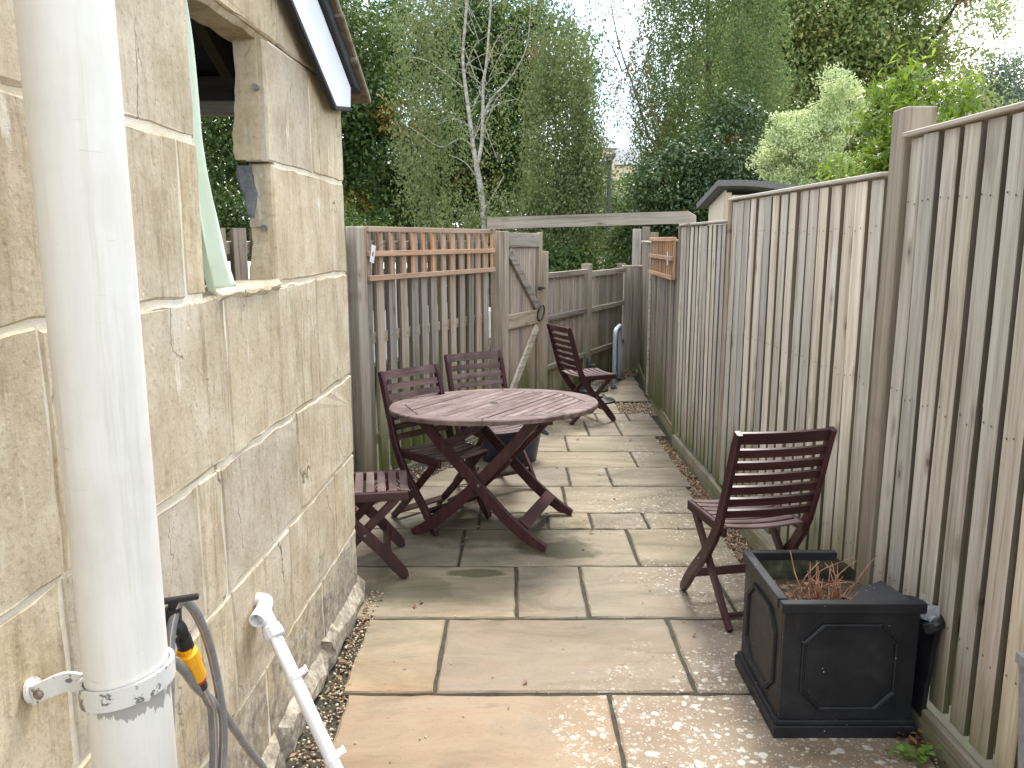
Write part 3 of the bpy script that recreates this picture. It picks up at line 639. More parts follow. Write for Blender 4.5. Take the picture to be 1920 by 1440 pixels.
m_ = MB(); m_.lathe([(.008, 0), (.008, .004), (.005, .006), (0, .006)], (-.138, -.018, .93), 10, Matrix.Rotation(R(90), 3, 'X')); obj('screw', m_, 'screw', br)

# outdoor tap, hose, waste pipe
tp = thing('garden_tap', 'black outdoor tap with a lever handle behind the downpipe', 'tap', (-.785, 1.53, .9))
m_ = MB(); m_.tube(spline([(-.02, 0, -.01), (.05, 0, -.01), (.09, .0, -.012), (.105, .005, -.04), (.108, .012, -.085)], 5), [.013] * 15 + [.012] * 6, 12); m_.tube([(.09, 0, -.02), (.092, 0, .02)], .016, 12); m_.tube([(.104, .006, -.05), (.107, .012, -.075)], .0165, 12); obj('tap_body', m_, 'black_plastic', tp, False)
m_ = MB(); m_.tube([(.092, 0, .018), (.092, 0, .034)], .010, 10); m_.bar((.045, -.012, .034), (.14, .014, .038), .011, .014, .004); obj('handle', m_, 'black_plastic', tp)
m_ = MB(); a = Vector((.106, .006, -.072)); b = Vector((.112, .045, -.162)); dd = (b - a); m_.tube([a, a + dd * .12, a + dd * .14, a + dd * .42, a + dd * .44, a + dd * .95, a + dd * 1.0], [.015, .015, .0225, .0235, .0205, .0195, .0175], 16); obj('hose_connector', m_, 'yellow', tp)
m_ = MB(); m_.tube([a + dd, a + dd * 1.08], .0165, 14); obj('connector_ring', m_, 'red', tp)
m_ = MB(); m_.tube([a + dd * 1.08, a + dd * 1.35], [.0145, .012], 14); obj('connector_tail', m_, 'black_plastic', tp)
e0 = Vector((-.785, 1.53, .9)) + a + dd * 1.3
X = -.68
hp = [e0, e0 + dd * .5, (X, 1.655, .60), (X - .01, 1.66, .45), (X - .02, 1.60, .30), (X - .015, 1.5, .27), (X, 1.42, .36), (X + .01, 1.40, .55), (X, 1.45, .75), (X - .01, 1.50, .87), (X - .005, 1.545, .925), (X + .005, 1.575, .90), (X + .012, 1.612, .83), (X + .012, 1.648, .74), (X + .012, 1.672, .64), (X + .008, 1.69, .53), (X, 1.66, .38), (X - .01, 1.58, .22),
      (X - .02, 1.46, .18), (X - .03, 1.34, .30), (X - .02, 1.34, .55), (X - .01, 1.40, .75), (X - .005, 1.47, .83), (X, 1.52, .79), (X + .004, 1.57, .72), (X + .006, 1.63, .655), (X + .004, 1.70, .58), (X, 1.78, .48), (X, 1.87, .36), (X + .005, 1.955, .245), (X + .01, 2.02, .12), (X + .015, 2.06, .02), (X + .03, 2.0, .012), (X + .04, 1.8, .012), (X + .06, 1.5, .012), (X + .08, 1.2, .012)]
hs = spline(hp, 9); m_ = MB(); m_.tube(hs, .0098, 12)
ho = obj('garden_hose', m_, 'hose', None, True); ho['label'] = 'grey garden hose with tan stripes looped from the tap'; ho['category'] = 'hose'
st = MB()
for a_ in (.6, 2.7, 4.8):
    up = None; v = []; f = []
    for i, p in enumerate(hs):
        t = (hs[min(i + 1, len(hs) - 1)] - hs[max(i - 1, 0)]).normalized()
        if up is None: up = t.orthogonal().normalized()
        up = (up - t * up.dot(t)).normalized(); sd = t.cross(up)
        for w_ in (-.12, .12): v.append(p + (up * math.cos(a_ + w_) + sd * math.sin(a_ + w_)) * .0101)
    f = [(2 * i, 2 * i + 1, 2 * i + 3, 2 * i + 2) for i in range(len(hs) - 1)]; st.add(v, f)
obj('stripe', st, 'hose_line', ho, kind='stuff')

wp = thing('waste_pipe', 'white plastic waste pipe slanting down from a tee on the wall', 'pipe', (-.733, 2.20, .587))
P0 = Vector((0, 0, 0)); P1 = Vector((.3616, -.28, -.577)); d_ = (P1 - P0).normalized()
def at_(t): return P0 + d_ * t
m_ = MB(); m_.tube([at_(.03), at_(.735)], .0195, 24); obj('pipe', m_, 'white', wp, True)
m_ = MB(); m_.tube([at_(-.005), at_(.055)], .0225, 24); m_.tube(spline([Vector((-.05, .055, .006)), Vector((-.012, .05, .006)), Vector((-.002, .03, .004)), Vector((0, 0, 0))], 5), .0225, 24)
# open socket facing the yard
c0 = Vector((.0, .0, .0)); c1 = Vector((-.004, -.05, -.008)); dv = (c1 - c0)
m_.tube([c0, c1], .0225, 24, cap=False); m_.tube([c1, c1 - dv * .02, c1 - dv * .7], [.0225, .0185, .0185], 24, cap=False); m_.lathe([(0.0001, 0), (.021, 0)], c0, 24, dv.to_track_quat('Z', 'Y').to_matrix()); obj('tee', m_, 'white', wp, False)
m_ = MB(); m_.lathe([(.0001, 0), (.018, 0), (.0001, .0005)], c0 + dv * .35, 20, dv.to_track_quat('Z', 'Y').to_matrix()); obj('socket_hole', m_, 'iron', wp)
m_ = MB(); q = d_.to_track_quat('Z', 'Y').to_matrix(); m_.lathe([(.024, 0), (.0275, .004), (.0275, .014), (.030, .015), (.030, .034), (.027, .038), (.021, .039)], at_(.048), 14, q); obj('collar_nut', m_, 'white', wp)
for t in (.205, .452):
    m_ = MB(); m_.lathe([(.0205, 0), (.0222, .001), (.0222, .015), (.0205, .016)], at_(t), 24, q)
    m_.box(at_(t + .008) + Vector((.022, .012, .012)), (.016, .006, .02), .002, q); m_.box(at_(t + .008) + Vector((.032, .014, .020)), (.007, .006, .022), .002, q); obj('pipe_clip', m_, 'white', wp)

# ------------------------------------------------------------------ fences
def boardmesh(w_, t, h, ch=.003):
    g_ = MB(); K = 4; v = []; a, b = random.uniform(-.004, .004), random.uniform(-.004, .004); ph = random.uniform(0, 3)
    for i in range(K):
        q = i / (K - 1); dx = a * math.sin(q * 4 + ph); dy = b * math.sin(q * 3.3 + ph * 2); ww = w_ / 2 * (1 + random.uniform(-.02, .02)); tw = random.uniform(-.0015, .0015)
        for (x, y) in ((-ww, -t / 2 + ch), (-ww + ch, -t / 2), (ww - ch, -t / 2), (ww, -t / 2 + ch), (ww, t / 2 - ch), (ww - ch, t / 2), (-ww + ch, t / 2), (-ww, t / 2 - ch)): v.append((x + dx, y + dy + tw * x / ww, h * q))
    f = [(8 * i + k, 8 * i + (k + 1) % 8, 8 * i + 8 + (k + 1) % 8, 8 * i + 8 + k) for i in range(K - 1) for k in range(8)] + [tuple(range(8))[::-1], tuple(8 * K - 8 + k for k in range(8))]
    return g_.add(v, f)
def nailed(g_, y, zs, bw):
    for z in zs:
        for x in (-.22 * bw, .24 * bw):
            x += random.uniform(-.006, .006); q = z + random.uniform(-.015, .015); n_ = 5
            v = [(x + .0042 * math.cos(2 * PI * k / n_), y * 1.12, q + .0042 * math.sin(2 * PI * k / n_)) for k in range(n_)]; g_.add(v, [tuple(range(n_)) if y < 0 else tuple(range(n_))[::-1]])
    return g_
def panel(name, label, p0, p1, z0, z1, sg, pitch, bw, th=.018, mat='fence_pale', bmat='fence_shade', rails=(.3, 1.0, 1.6), railfront=False, cap=True, back=True, boff=.5, gap=.036, railmat='rail_x', cat='fence panel', group=None, sag=0, capmat='rail_pale', first=0, jit=.004):
    p0, p1 = Vector(p0), Vector(p1); u = p1 - p0; L = u.length; a = math.atan2(u.y, u.x)
    t = thing(name, label, cat, (p0.x, p0.y, 0), a, group); n = int(round(L / pitch)); pitch = L / n
    fm = [nailed(boardmesh(bw * random.uniform(.93, 1.04), th, z1 - z0 - .012 - random.uniform(0, .006)), sg * (th / 2 + .0012), [q - z0 for q in rails], bw).mesh('board') for _ in range(6)]
    for me in fm:
        me.materials.append(M[mat]); me.materials.append(M['fence_side'])
        for p_ in me.polygons: p_.material_index = 2 if p_.vertices[0] >= 32 else (1 if abs(p_.normal.x) > .8 else 0)
        me.materials.append(M['nail'])
    bm = [boardmesh(bw * random.uniform(.95, 1.03), th, z1 - z0 - .03).mesh('back_board') for _ in range(2)]
    for i in range(n):
        obj('board', fm[random.randrange(6)], mat, t, loc=((i + .5) * pitch + random.uniform(-jit, jit), -sg * (th / 2 + random.uniform(0, .003)), z0), rz=(random.uniform(-.004, .004), random.uniform(-.006, .006), random.uniform(-.02, .02)))
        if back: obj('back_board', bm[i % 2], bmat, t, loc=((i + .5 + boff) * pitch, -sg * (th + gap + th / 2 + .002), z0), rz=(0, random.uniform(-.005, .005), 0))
    for z in rails:
        g_ = MB(); yy = sg * .021 if railfront else (-sg * (th + gap / 2 + .002) if gap > .02 else -sg * (th * 2 + gap + .022))
        g_.box((L / 2, yy, z), (L - .004, .036 if railfront else max(gap - .004, .032), .055 if railfront else .07), .004); obj('rail', g_, railmat, t)
    if cap:
        g_ = MB(); K = 8
        for k_ in range(1): g_.box((L / 2, -sg * (th + gap) / 2, z1 + .002), (L - .003, th * 2 + gap + .016, .018), .004)
        obj('capping', g_, capmat, t)
    return t
def post(label, x, y, h, sx=.1, sy=.1, rz=0, mat='fence_grey', group=None, z0=-.03, name='fence_post'):
    g_ = MB(); g_.box((0, 0, (h - z0) / 2), (sx, sy, h - z0), .005); o = obj(name, g_, mat, loc=(x, y, z0), rz=rz); o['label'] = label; o['category'] = 'post'
    if group: o['group'] = group
    return o
GR = 'fence panels along the right of the path'; GP = 'posts of the right fence'; FP = 'timber_fence'
panel(FP, 'tallest weathered fence panel, nearest, beside the black square planter', (1.475, .9), (1.425, 3.0), .1, 2.03, 1, .117, .088, .025, gap=.012, rails=(.4, 1.1, 1.8), group=GR)
panel(FP, 'weathered fence panel behind the lone chair, between the tall post and the shed corner', (1.42, 3.13), (1.36, 5.08), .09, 1.905, 1, .122, .091, .025, gap=.012, rails=(.4, 1.1, 1.7), group=GR)
panel(FP, 'narrow ribbed fence panel below the shed, carrying the end of the overhead beam', (1.36, 5.16), (1.36, 6.55), .08, 1.775, 1, .112, .074, .025, gap=.012, mat='fence_pale', rails=(.4, 1.0, 1.6), group=GR)
panel(FP, 'dull brown fence panel with the small orange trellis fixed on it', (1.375, 6.64), (1.44, 8.28), .05, 1.655, 1, .12, .088, .022, gap=.012, mat='fence_brown', rails=(.4, 1.0, 1.5), group=GR)
panel(FP, 'farthest right hand fence panel, beside the pale blue hoop', (1.445, 8.33), (1.64, 10.2), .05, 1.64, 1, .125, .1, gap=.012, mat='fence_brown', rails=(.4, 1.0, 1.5), group=GR)
post('tall square post standing above the nearest fence panel, in front of the bright green bush', 1.478, 3.065, 2.135, .112, .115, R(-1.4), 'post', GP)
post('brownish post between the fence panels, below the shed corner', 1.405, 5.12, 1.93, .09, .07, 0, 'fence_brown', GP)
post('brown post under the right end of the overhead beam', 1.40, 6.595, 1.79, .09, .08, 0, 'fence_brown', GP)
g_ = MB(); g_.box((0, 0, .65), (.022, .03, 1.30), .002); o = obj('timber_batten', g_, 'rail_pale', loc=(1.425, 8.30, .05)); o['label'] = 'thin pale upright batten below the small orange trellis'; o['category'] = 'batten'
# timber edging at the foot of the right fence
seg = [(1.425, 1.0), (1.39, 3.0), (1.325, 4.2), (1.32, 6.35)]
for i, (a, b) in enumerate(zip(seg, seg[1:])):
    d = Vector((b[0] - a[0], b[1] - a[1])); L = d.length; g_ = MB(); g_.box((L / 2, 0, .025), (L - .004, .028, .15), .004)
    o = obj('edging_board', g_, 'edging', loc=(a[0], a[1], 0), rz=math.atan2(d.y, d.x)); o['category'] = 'edging'; o['group'] = 'timber edging boards'
    o['label'] = ['damp timber edging board at the fence foot beside the weed and planter', 'timber edging board behind the planter and the lone chair', 'long green stained timber edging board beyond the lone chair'][i]
for (a, b, lb) in (((1.335, 6.35), (1.43, 8.3), 'timber edging board below the small orange trellis'), ((1.43, 8.3), (1.60, 10.2), 'farthest timber edging board running to the end post')):
    d = Vector((b[0] - a[0], b[1] - a[1])); L = d.length; g_ = MB(); g_.box((L / 2, -.035, .02), (L - .004, .028, .15), .004)
    o = obj('edging_board', g_, 'edging', loc=(a[0], a[1], 0), rz=math.atan2(d.y, d.x)); o['category'] = 'edging'; o['group'] = 'timber edging boards'; o['label'] = lb

# diagonal boundary: slatted fence with trellis, gate, low fence
FA = math.atan2(FU.y, FU.x)
def fl(s): return (FL0.x + FU.x * s, FL0.y + FU.y * s)
def sy_(y): return (y - FL0.y) / FU.y
s1 = sy_(6.905)
panel(FP, 'slatted fence panel with open gaps behind the table, under the orange trellis', fl(.05), fl(s1), .04, 1.735, -1, .142, .086, .022, 'fence_tan', 'fence_shade', (.3, 1.0, 1.62), boff=.62, gap=.05, cap=False, group='slatted fence panels')
panel(FP, 'slatted fence panel glimpsed through the stone opening', fl(-1.95), fl(-.06), .04, 1.735, -1, .142, .1, .02, 'fence_grey', 'fence_shade', (.3, 1.0, 1.62), boff=.36, gap=.042, cap=False, group='slatted fence panels')
x, y = fl(-.0); post('wide post at the corner of the stone wall, left of the long trellis', x, y, 1.745, .1, .09, FA, 'fence_grey', 'posts of the slatted fence')
x, y = fl(sy_(7.02)); post('post between the long orange trellis and the wooden gate', x, y, 1.735, .10, .09, FA, 'fence_grey', 'posts of the slatted fence')
def trellis(label, p, a, L, z0, z1, sg, nv, tagx, nh=3):
    t = thing('trellis', label, 'trellis', (p[0], p[1], 0), a, 'orange trellis panels'); o_ = .028 * sg
    vm = MB(); vm.box((0, 0, (z1 - z0) / 2), (.024, .018, z1 - z0), .002); vm = vm.mesh('upright')
    for i in range(nv): obj('upright', vm, 'trellis_z', t, loc=(.015 + (L - .03) * i / (nv - 1) + random.uniform(-.004, .004), o_ - sg * .012, z0), rz=(0, random.uniform(-.008, .008), 0))
    hm = MB(); hm.box((L / 2, 0, 0), (L, .02, .036), .003); hm = hm.mesh('crosspiece')
    for i in range(nh): obj('crosspiece', hm, 'trellis_x', t, loc=(0, o_ + sg * .009, z0 + .018 + (z1 - z0 - .036) * i / (nh - 1)))
    g_ = MB(); g_.box((tagx, o_ + sg * .024, (z0 + z1) / 2), (.045, .002, .115), 0, Matrix.Rotation(R(14), 3, 'Y')); tg = obj('paper_tag', g_, 'tag', t)
    g_ = MB(); g_.box((tagx, o_ + sg * .0255, (z0 + z1) / 2), (.014, .001, .03), 0, Matrix.Rotation(R(14), 3, 'Y')); obj('print_block', g_, 'ink', tg)
x, y = fl(sy_(5.27)); trellis('long orange trellis strip on the slatted fence behind the table', (x, y), FA, 1.815, 1.395, 1.748, -1, 14, .03)
trellis('short orange trellis strip on the brown right hand fence panel', (1.372, 6.75), math.atan2(1.53, .062), 1.45, 1.33, 1.685, 1, 13, .16)
# gate
gx, gy = fl(sy_(7.125)); gt = thing('garden_gate', 'grey boarded garden gate with diagonal braces and ring latch', 'gate', (gx, gy, 0), FA); GL = .825
def gpart(nm, a, b, w_, t=.03, y=0, mat='rail_x'):
    g_ = MB(); g_.bar((a[0], y, a[1]), (b[0], y, b[1]), w_, t, .003, up=(0, 1, 0) if False else (0, 0, 1)) if abs(a[0] - b[0]) > 1e-4 else g_.box((a[0], y, (a[1] + b[1]) / 2), (w_, t, abs(b[1] - a[1])), .003); return obj(nm, g_, mat, gt)
gpart('stile', (.04, .05), (.04, 1.735), .075, mat='fence_grey'); gpart('stile', (GL - .035, .05), (GL - .035, 1.735), .075, mat='fence_grey')
gpart('top_rail', (.08, 1.66), (GL - .075, 1.66), .13); gpart('middle_rail', (.08, .93), (GL - .075, .93), .13); gpart('bottom_rail', (.08, .12), (GL - .075, .12), .13)
gpart('brace', (.10, 1.56), (GL - .1, 1.03), .085, .028, -.002); gpart('brace', (GL - .1, .83), (.10, .22), .085, .028, -.002, 'rail_pale')
gb = boardmesh(.088, .016, 1.64).mesh('board')
for i in range(9): obj('board', gb, 'fence_tan', gt, loc=(.045 + .092 * i, .024, .07), rz=(0, random.uniform(-.003, .003), 0))
g_ = MB(); g_.tube([(GL - .06 + .0 + .075 * math.cos(a), -.03 - .012 * math.sin(a), .93 + .075 * math.sin(a) + .03) for a in np.linspace(0, 2 * PI, 25)[:-1]], .007, 8, closed=True); obj('ring_handle', g_, 'iron', gt)
g_ = MB(); g_.box((GL - .06, -.02, 1.2), (.09, .012, .03), .003); g_.tube([(GL - .09, -.03, 1.2), (GL + .02, -.03, 1.2)], .008, 8); obj('latch', g_, 'iron', gt)
# low fence beyond the gate: rails towards us
GLow = 'low fence panels beyond the gate'
panel(FP, 'low fence panel with rails, just right of the gate, behind the far chair', fl(sy_(7.93)), fl(sy_(8.96)), .02, 1.30, -1, .088, .082, .014, 'fence_tan', rails=(.39, .89, 1.315), railfront=True, cap=False, back=False, railmat='rail_x', group=GLow, jit=.001)
panel(FP, 'low green stained fence panel at the far corner beside the blue hoop', fl(sy_(9.09)), fl(sy_(10.2)), .02, 1.27, -1, .088, .082, .014, 'fence_tan', rails=(.39, .88, 1.29), railfront=True, cap=False, back=False, railmat='rail_x', group=GLow, jit=.001)
x, y = fl(sy_(9.02)); post('greenish post in the middle of the low fence, behind the far chair', x, y, 1.40, .1, .1, FA, 'fence_grey', 'posts of the low fence')
x, y = fl(sy_(7.9)); post('slim gate post on the latch side of the gate', x + .012, y + .02, 1.55, .05, .09, FA, 'fence_grey', 'posts of the low fence')
ep = thing('end_boards', 'pair of wide upright boards closing the far end of the path', 'boards', (1.42, 10.28, 0))
for i, (w_, mt) in enumerate(((.115, 'fence_grey'), (.125, 'fence_brown'))):
    g_ = MB(); g_.box((.06 + i * .122, 0, .66), (w_, .05, 1.33), .004); obj('board', g_, mt, ep)
g_ = MB(); g_.box((.12, .005, 1.335), (.27, .07, .02), .003); obj('capping', g_, 'rail_pale', ep)
post('pale tall post rising behind the far end boards', 1.60, 10.42, 1.80, .1, .09, 0, 'fence_pale', 'tall posts at the far end')
post('second tall post at the far end, right behind the pale one', 1.75, 10.62, 1.83, .09, .09, 0, 'rail_x' if False else 'fence_grey', 'tall posts at the far end')
post('short grey post end showing right of the two tall far posts', 1.90, 10.85, 1.76, .1, .09, 0, 'fence_brown', 'tall posts at the far end')
post('stubby post top behind the low fence corner, left of the tall far posts', 1.42, 10.5, 1.36, .1, .09, 0, 'fence_brown', 'tall posts at the far end')
g_ = MB(); bx0 = Vector((-.19, 6.86, 1.795)); bx1 = Vector((1.40, 6.20, 1.832)); g_.plate([(0, 0), ((bx1 - bx0).length, 0), ((bx1 - bx0).length, .055), ((bx1 - bx0).length - .06, .092), (0, .098)], .045, .004, fn=lambda a, b, h: (a, h, b))
o = obj('overhead_beam', g_, 'rail_x', loc=(bx0.x, bx0.y, bx0.z - .046), rz=(0, -math.asin((bx1.z - bx0.z) / (bx1 - bx0).length), math.atan2(bx1.y - bx0.y, bx1.x - bx0.x))); o['label'] = 'weathered grey timber beam spanning the path from gate post to fence'; o['category'] = 'beam'

# ------------------------------------------------------------------ garden table
def tilt(m_):
    m_.v = [(x, y, z + (z / .74) * (.0386 * x - .039 * y)) for x, y, z in m_.v]; return m_
tb = thing('garden_table', 'round slatted mahogany stained garden table with crossed curved legs', 'table', (-.105, 4.51, 0), R(-17.6))
TA = R(63 + 17.6); ca, sa = math.cos(TA), math.sin(TA); RO = .598; AP = .485
oc = [(AP / math.cos(PI / 8) * math.cos(PI / 8 + k * PI / 4 + TA), AP / math.cos(PI / 8) * math.sin(PI / 8 + k * PI / 4 + TA)) for k in range(8)]
for k in range(8):
    a0 = PI / 8 + (k - 1) * PI / 4 + TA; a1 = a0 + PI / 4; arc = [(RO * math.cos(a), RO * math.sin(a)) for a in np.linspace(a0 + .002, a1 - .002, 9)]
    i0 = Vector(oc[k - 1]) * 1.0; i1 = Vector(oc[k]) * 1.0
    m_ = MB(); m_.plate([tuple(i0)] + arc + [tuple(i1)], .026, .006, fn=lambda x, y, h: (x, y, .74 + h)); obj('rim_segment', tilt(m_), 'mah_top', tb)
pit_ = .0585; n = 17
for i in range(n):
    c = (i - (n - 1) / 2) * pit_; poly = [(-.7, c - .0245), (.7, c - .0245), (.7, c + .0245), (-.7, c + .0245)]
    for k in range(8): a = k * PI / 4; poly = clip(poly, math.cos(a), math.sin(a), AP - .005)
    if len(poly) < 3: continue
    dz = -.001 - (.007 if i == 13 else 0) - random.uniform(0, .0012); tl = .012 if i == 13 else 0
    me = MB(); me.plate(poly, .02, .003, fn=lambda x, y, h: (x, y, h + tl * y)); me.v = [(x * ca - y * sa, x * sa + y * ca, z + .74 + dz) for x, y, z in me.v]; tilt(me)
    me.v = [(x * ca + y * sa, -x * sa + y * ca, z) for x, y, z in me.v]; obj('slat', me, 'mah_top', tb, rz=TA)
m_ = MB(); m_.lathe([(.0, .0), (.024, 0), (.0, .0003)], (0, 0, .7412), 20); obj('parasol_hole', tilt(m_), 'iron', tb)
# under-frame
for yy in (-.27, .27):
    m_ = MB(); m_.box((0, yy, .695), (.84, .028, .045), .003); obj('apron_rail', tilt(m_), 'mah_x', tb)
for xx in (-.33, .33):
    m_ = MB(); m_.box((xx, 0, .69), (.05, .60, .028), .003); obj('cross_rail', tilt(m_), 'mah_y', tb)
def mirrored(prof, s_): return [(s_ * a, b, w_) for a, b, w_ in prof]
lp = [(-.335, .705, .056), (-.2, .55, .058), (-.05, .39, .060), (.07, .265, .062), (.16, .175, .064), (.25, .10, .064), (.33, .045, .06), (.40, .018, .034)]
for yy in (-.29, .29):
    for s_ in (-1, 1):
        m_ = MB(); m_.ribbon([(s_ * a, b, w_) for a, b, w_ in lp], 0, .026); sg = 1 if yy < 0 else -1
        off = yy + (-.028 if s_ * sg > 0 else .0)
        m_.v = [(y, x + off, z) for x, y, z in m_.v]; m_.f = [q[::-1] for q in m_.f]; obj('leg', tilt(m_), 'mah_z', tb)
    m_ = MB(); m_.tube([(.02, yy - .034, .335), (.02, yy - .028, .335)], .009, 10); obj('bolt', tilt(m_), 'bolt', tb)
for (xx, z, w_) in ((.265, .125, .07), (-.265, .125, .07), (.18, .545, .05), (-.18, .545, .05)):
    m_ = MB(); m_.box((xx, 0, z), (w_, .56, .022), .003, Matrix.Rotation(R(36 if xx > 0 else -36) * (1 if z < .3 else -1.2), 3, 'Y')); obj('stretcher', tilt(m_), 'mah_y', tb)

# ------------------------------------------------------------------ folding chairs
def make_chair():
    t = thing('folding_chair', '', 'chair', (0, 0, 0), 0, 'folding garden chairs')
    W = .222
    pr = [(-.283, .892, .036), (-.262, .84, .044), (-.222, .70, .046), (-.186, .58, .047), (-.150, .47, .050), (-.105, .385, .054), (-.045, .30, .056), (.03, .22, .056), (.10, .145, .056), (.155, .075, .058), (.195, .025, .05), (.205, .008, .03)]
    for s_ in (-1, 1):
        m_ = MB(); m_.ribbon(pr, min(s_ * W, s_ * (W - .026)), max(s_ * W, s_ * (W - .026)), .005); obj('stile', m_, 'mah_z', t)
        m_ = MB(); m_.ribbon([(.165, .405, .04), (.06, .30, .042), (-.06, .175, .042), (-.16, .075, .042), (-.235, .006, .036)][::-1], min(s_ * .168, s_ * .190), max(s_ * .168, s_ * .190), .004); obj('rear_leg', m_, 'mah_z', t)
        m_ = MB(); m_.box((s_ * .205 - s_ * .02, .035, .422), (.02, .385, .046), .004); obj('seat_rail', m_, 'mah_y', t)
        m_ = MB(); m_.tube([(s_ * (W + .001), .01, .24), (s_ * (W + .004), .01, .24)], .007, 8); obj('bolt', m_, 'bolt', t)
    for i in range(7):
        y = -.128 + i * .0565; sl_ = MB(); K = 6; w_, th = .041, .016; v = []
        for k in range(K + 1):
            x = -.174 + .348 * k / K; dz = -.012 * (1 - (x / .174) ** 2)
            v += [(x, y - w_ / 2, .436 + dz), (x, y - w_ / 2, .436 + th * .5 + dz), (x, y - w_ / 2 + .003, .446 + dz), (x, y + w_ / 2 - .003, .446 + dz), (x, y + w_ / 2, .436 + th * .5 + dz), (x, y + w_ / 2, .436 + dz)]
        f = [(6 * k + j, 6 * k + 6 + j, 6 * k + 6 + (j + 1) % 6, 6 * k + (j + 1) % 6) for k in range(K) for j in range(6)] + [tuple(range(6)), tuple(6 * K + j for j in range(6))[::-1]]
        sl_.add(v, f); o = obj('seat_slat', sl_, 'mah_x', t); o.data.materials.append(M['mah_sheen'])
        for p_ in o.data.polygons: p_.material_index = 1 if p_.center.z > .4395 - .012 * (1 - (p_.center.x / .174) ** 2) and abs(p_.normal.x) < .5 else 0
    for i in range(7):
        z = .868 - (0 if i == 0 else .012 + i * .0575); w_ = .05 if i == 0 else .036; y0 = float(np.interp(z, [.47, .58, .70, .84, .892], [-.15, -.186, -.222, -.262, -.283])); K = 6; v = []
        for k in range(K + 1):
            x = -.197 + .394 * k / K; dy = -.016 * (1 - (x / .197) ** 2); q = .30 * w_ / 2
            for (a, b) in ((-.007, -1), (.007, -1), (.007, 1), (-.007, 1)): v.append((x, y0 + dy + a - q * b, z + b * w_ / 2 + a * .3))
        f = [(4 * k + j, 4 * k + 4 + j, 4 * k + 4 + (j + 1) % 4, 4 * k + (j + 1) % 4) for k in range(K) for j in range(4)] + [(0, 1, 2, 3), tuple(4 * K + j for j in (3, 2, 1, 0))]
        g2 = MB(); g2.add(v, f); o = obj('back_slat', g2, 'mah_x', t); o.data.materials.append(M['mah_sheen'])
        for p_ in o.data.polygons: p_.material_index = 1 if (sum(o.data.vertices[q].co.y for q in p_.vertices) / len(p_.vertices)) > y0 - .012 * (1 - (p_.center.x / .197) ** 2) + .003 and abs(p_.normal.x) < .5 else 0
    m_ = MB(); m_.box((0, .118, .125), (.392, .022, .04), .004, Matrix.Rotation(R(-38), 3, 'X')); obj('stretcher', m_, 'mah_x', t)
    m_ = MB(); m_.box((0, -.185, .052), (.336, .018, .036), .004, Matrix.Rotation(R(45), 3, 'X')); obj('stretcher', m_, 'mah_x', t)
    return t
ch0 = make_chair()
spots = [(1.068, 3.46, .19, 'lone mahogany folding chair seen from behind, beside the black planter'),
         (-.43, 4.615, 3.93, 'mahogany folding chair tucked under the left side of the table'),
         (-.12, 5.25, 3.70, 'mahogany folding chair behind the table, in front of the navy tub'),
         (.68, 7.37, 5.11, 'mahogany folding chair seen side on, standing farthest down the path'),
         (-.765, 3.925, 4.884, 'mahogany folding chair half hidden by the corner of the stone wall')]
for i, (x, y, rz, lb) in enumerate(spots):
    c = ch0 if i == 0 else copy_tree(ch0); c.location = (x, y, 0); c.rotation_euler = (0, 0, rz); c['label'] = lb

# ------------------------------------------------------------------ planter and its neighbours
pl = thing('square_planter', 'black faux lead square planter with octagon panels and a broken back corner', 'planter', (1.128, 2.695, 0))
h = .225; H_ = .462
def ppart(nm, boxes, mat='planter', ch=.003):
    g_ = MB()
    for c, d in boxes: g_.box(c, d, ch)
    return obj(nm, g_, mat, pl)
fp = ppart('front_panel', [((0, -h + .008, H_ / 2), (.45, .016, H_ - .004))]); sp = ppart('side_panel', [((-h + .008, 0.008, H_ / 2), (.016, .432, H_ - .004))])
g_ = MB(); g_.plate([(-.208, .01), (.215, .01), (.215, .33), (.19, .37), (.2, .40), (.165, .43), (.12, .452), (-.208, .455)], .016, .002, .003, .06, lambda a, b, q: (a, h + q, b)); bp = obj('back_panel', g_, 'planter_in', pl)
ppart('rim', [((0, -h + .004, H_ + .004), (.478, .034, .036))]); ppart('rim', [((-h + .002, .016, H_ + .0035), (.034, .418, .036))]); ppart('rim', [((-.05, h - .002, H_ + .003), (.34, .03, .034))])
ppart('base_moulding', [((0, -h - .003, .022), (.486, .03, .044)), ((0, -h - .001, .052), (.470, .02, .018))]); ppart('base_moulding', [((-h - .003, .013, .0215), (.03, .46, .044)), ((-h - .001, .01, .0515), (.02, .455, .018))]); ppart('base_moulding', [((0, h + .002, .0215), (.44, .02, .043))])
def octframe(fn, parent):
    hw, hz, ct_ = .155, .15, .062; P = [(-hw + ct_, -hz), (hw - ct_, -hz), (hw, -hz + ct_), (hw, hz - ct_), (hw - ct_, hz), (-hw + ct_, hz), (-hw, hz - ct_), (-hw, -hz + ct_)]
    m_ = MB(); n_ = 8; sc = [(1.05, 0), (1.045, .007), (1.02, .009), (1.005, .006), (.985, .009), (.955, .007), (.95, 0)]; v = []
    for k, d in sc: v += [fn(a * k, b * k, d) for a, b in P]
    f = [(i * 8 + j, i * 8 + (j + 1) % 8, i * 8 + 8 + (j + 1) % 8, i * 8 + 8 + j) for i in range(len(sc) - 1) for j in range(8)]
    m_.add(v, f); obj('octagon_moulding', m_, 'planter', parent)
octframe(lambda a, b, d: (a, -h - d, .252 + b), fp); octframe(lambda a, b, d: (-h - d, -a, .252 + b), sp)
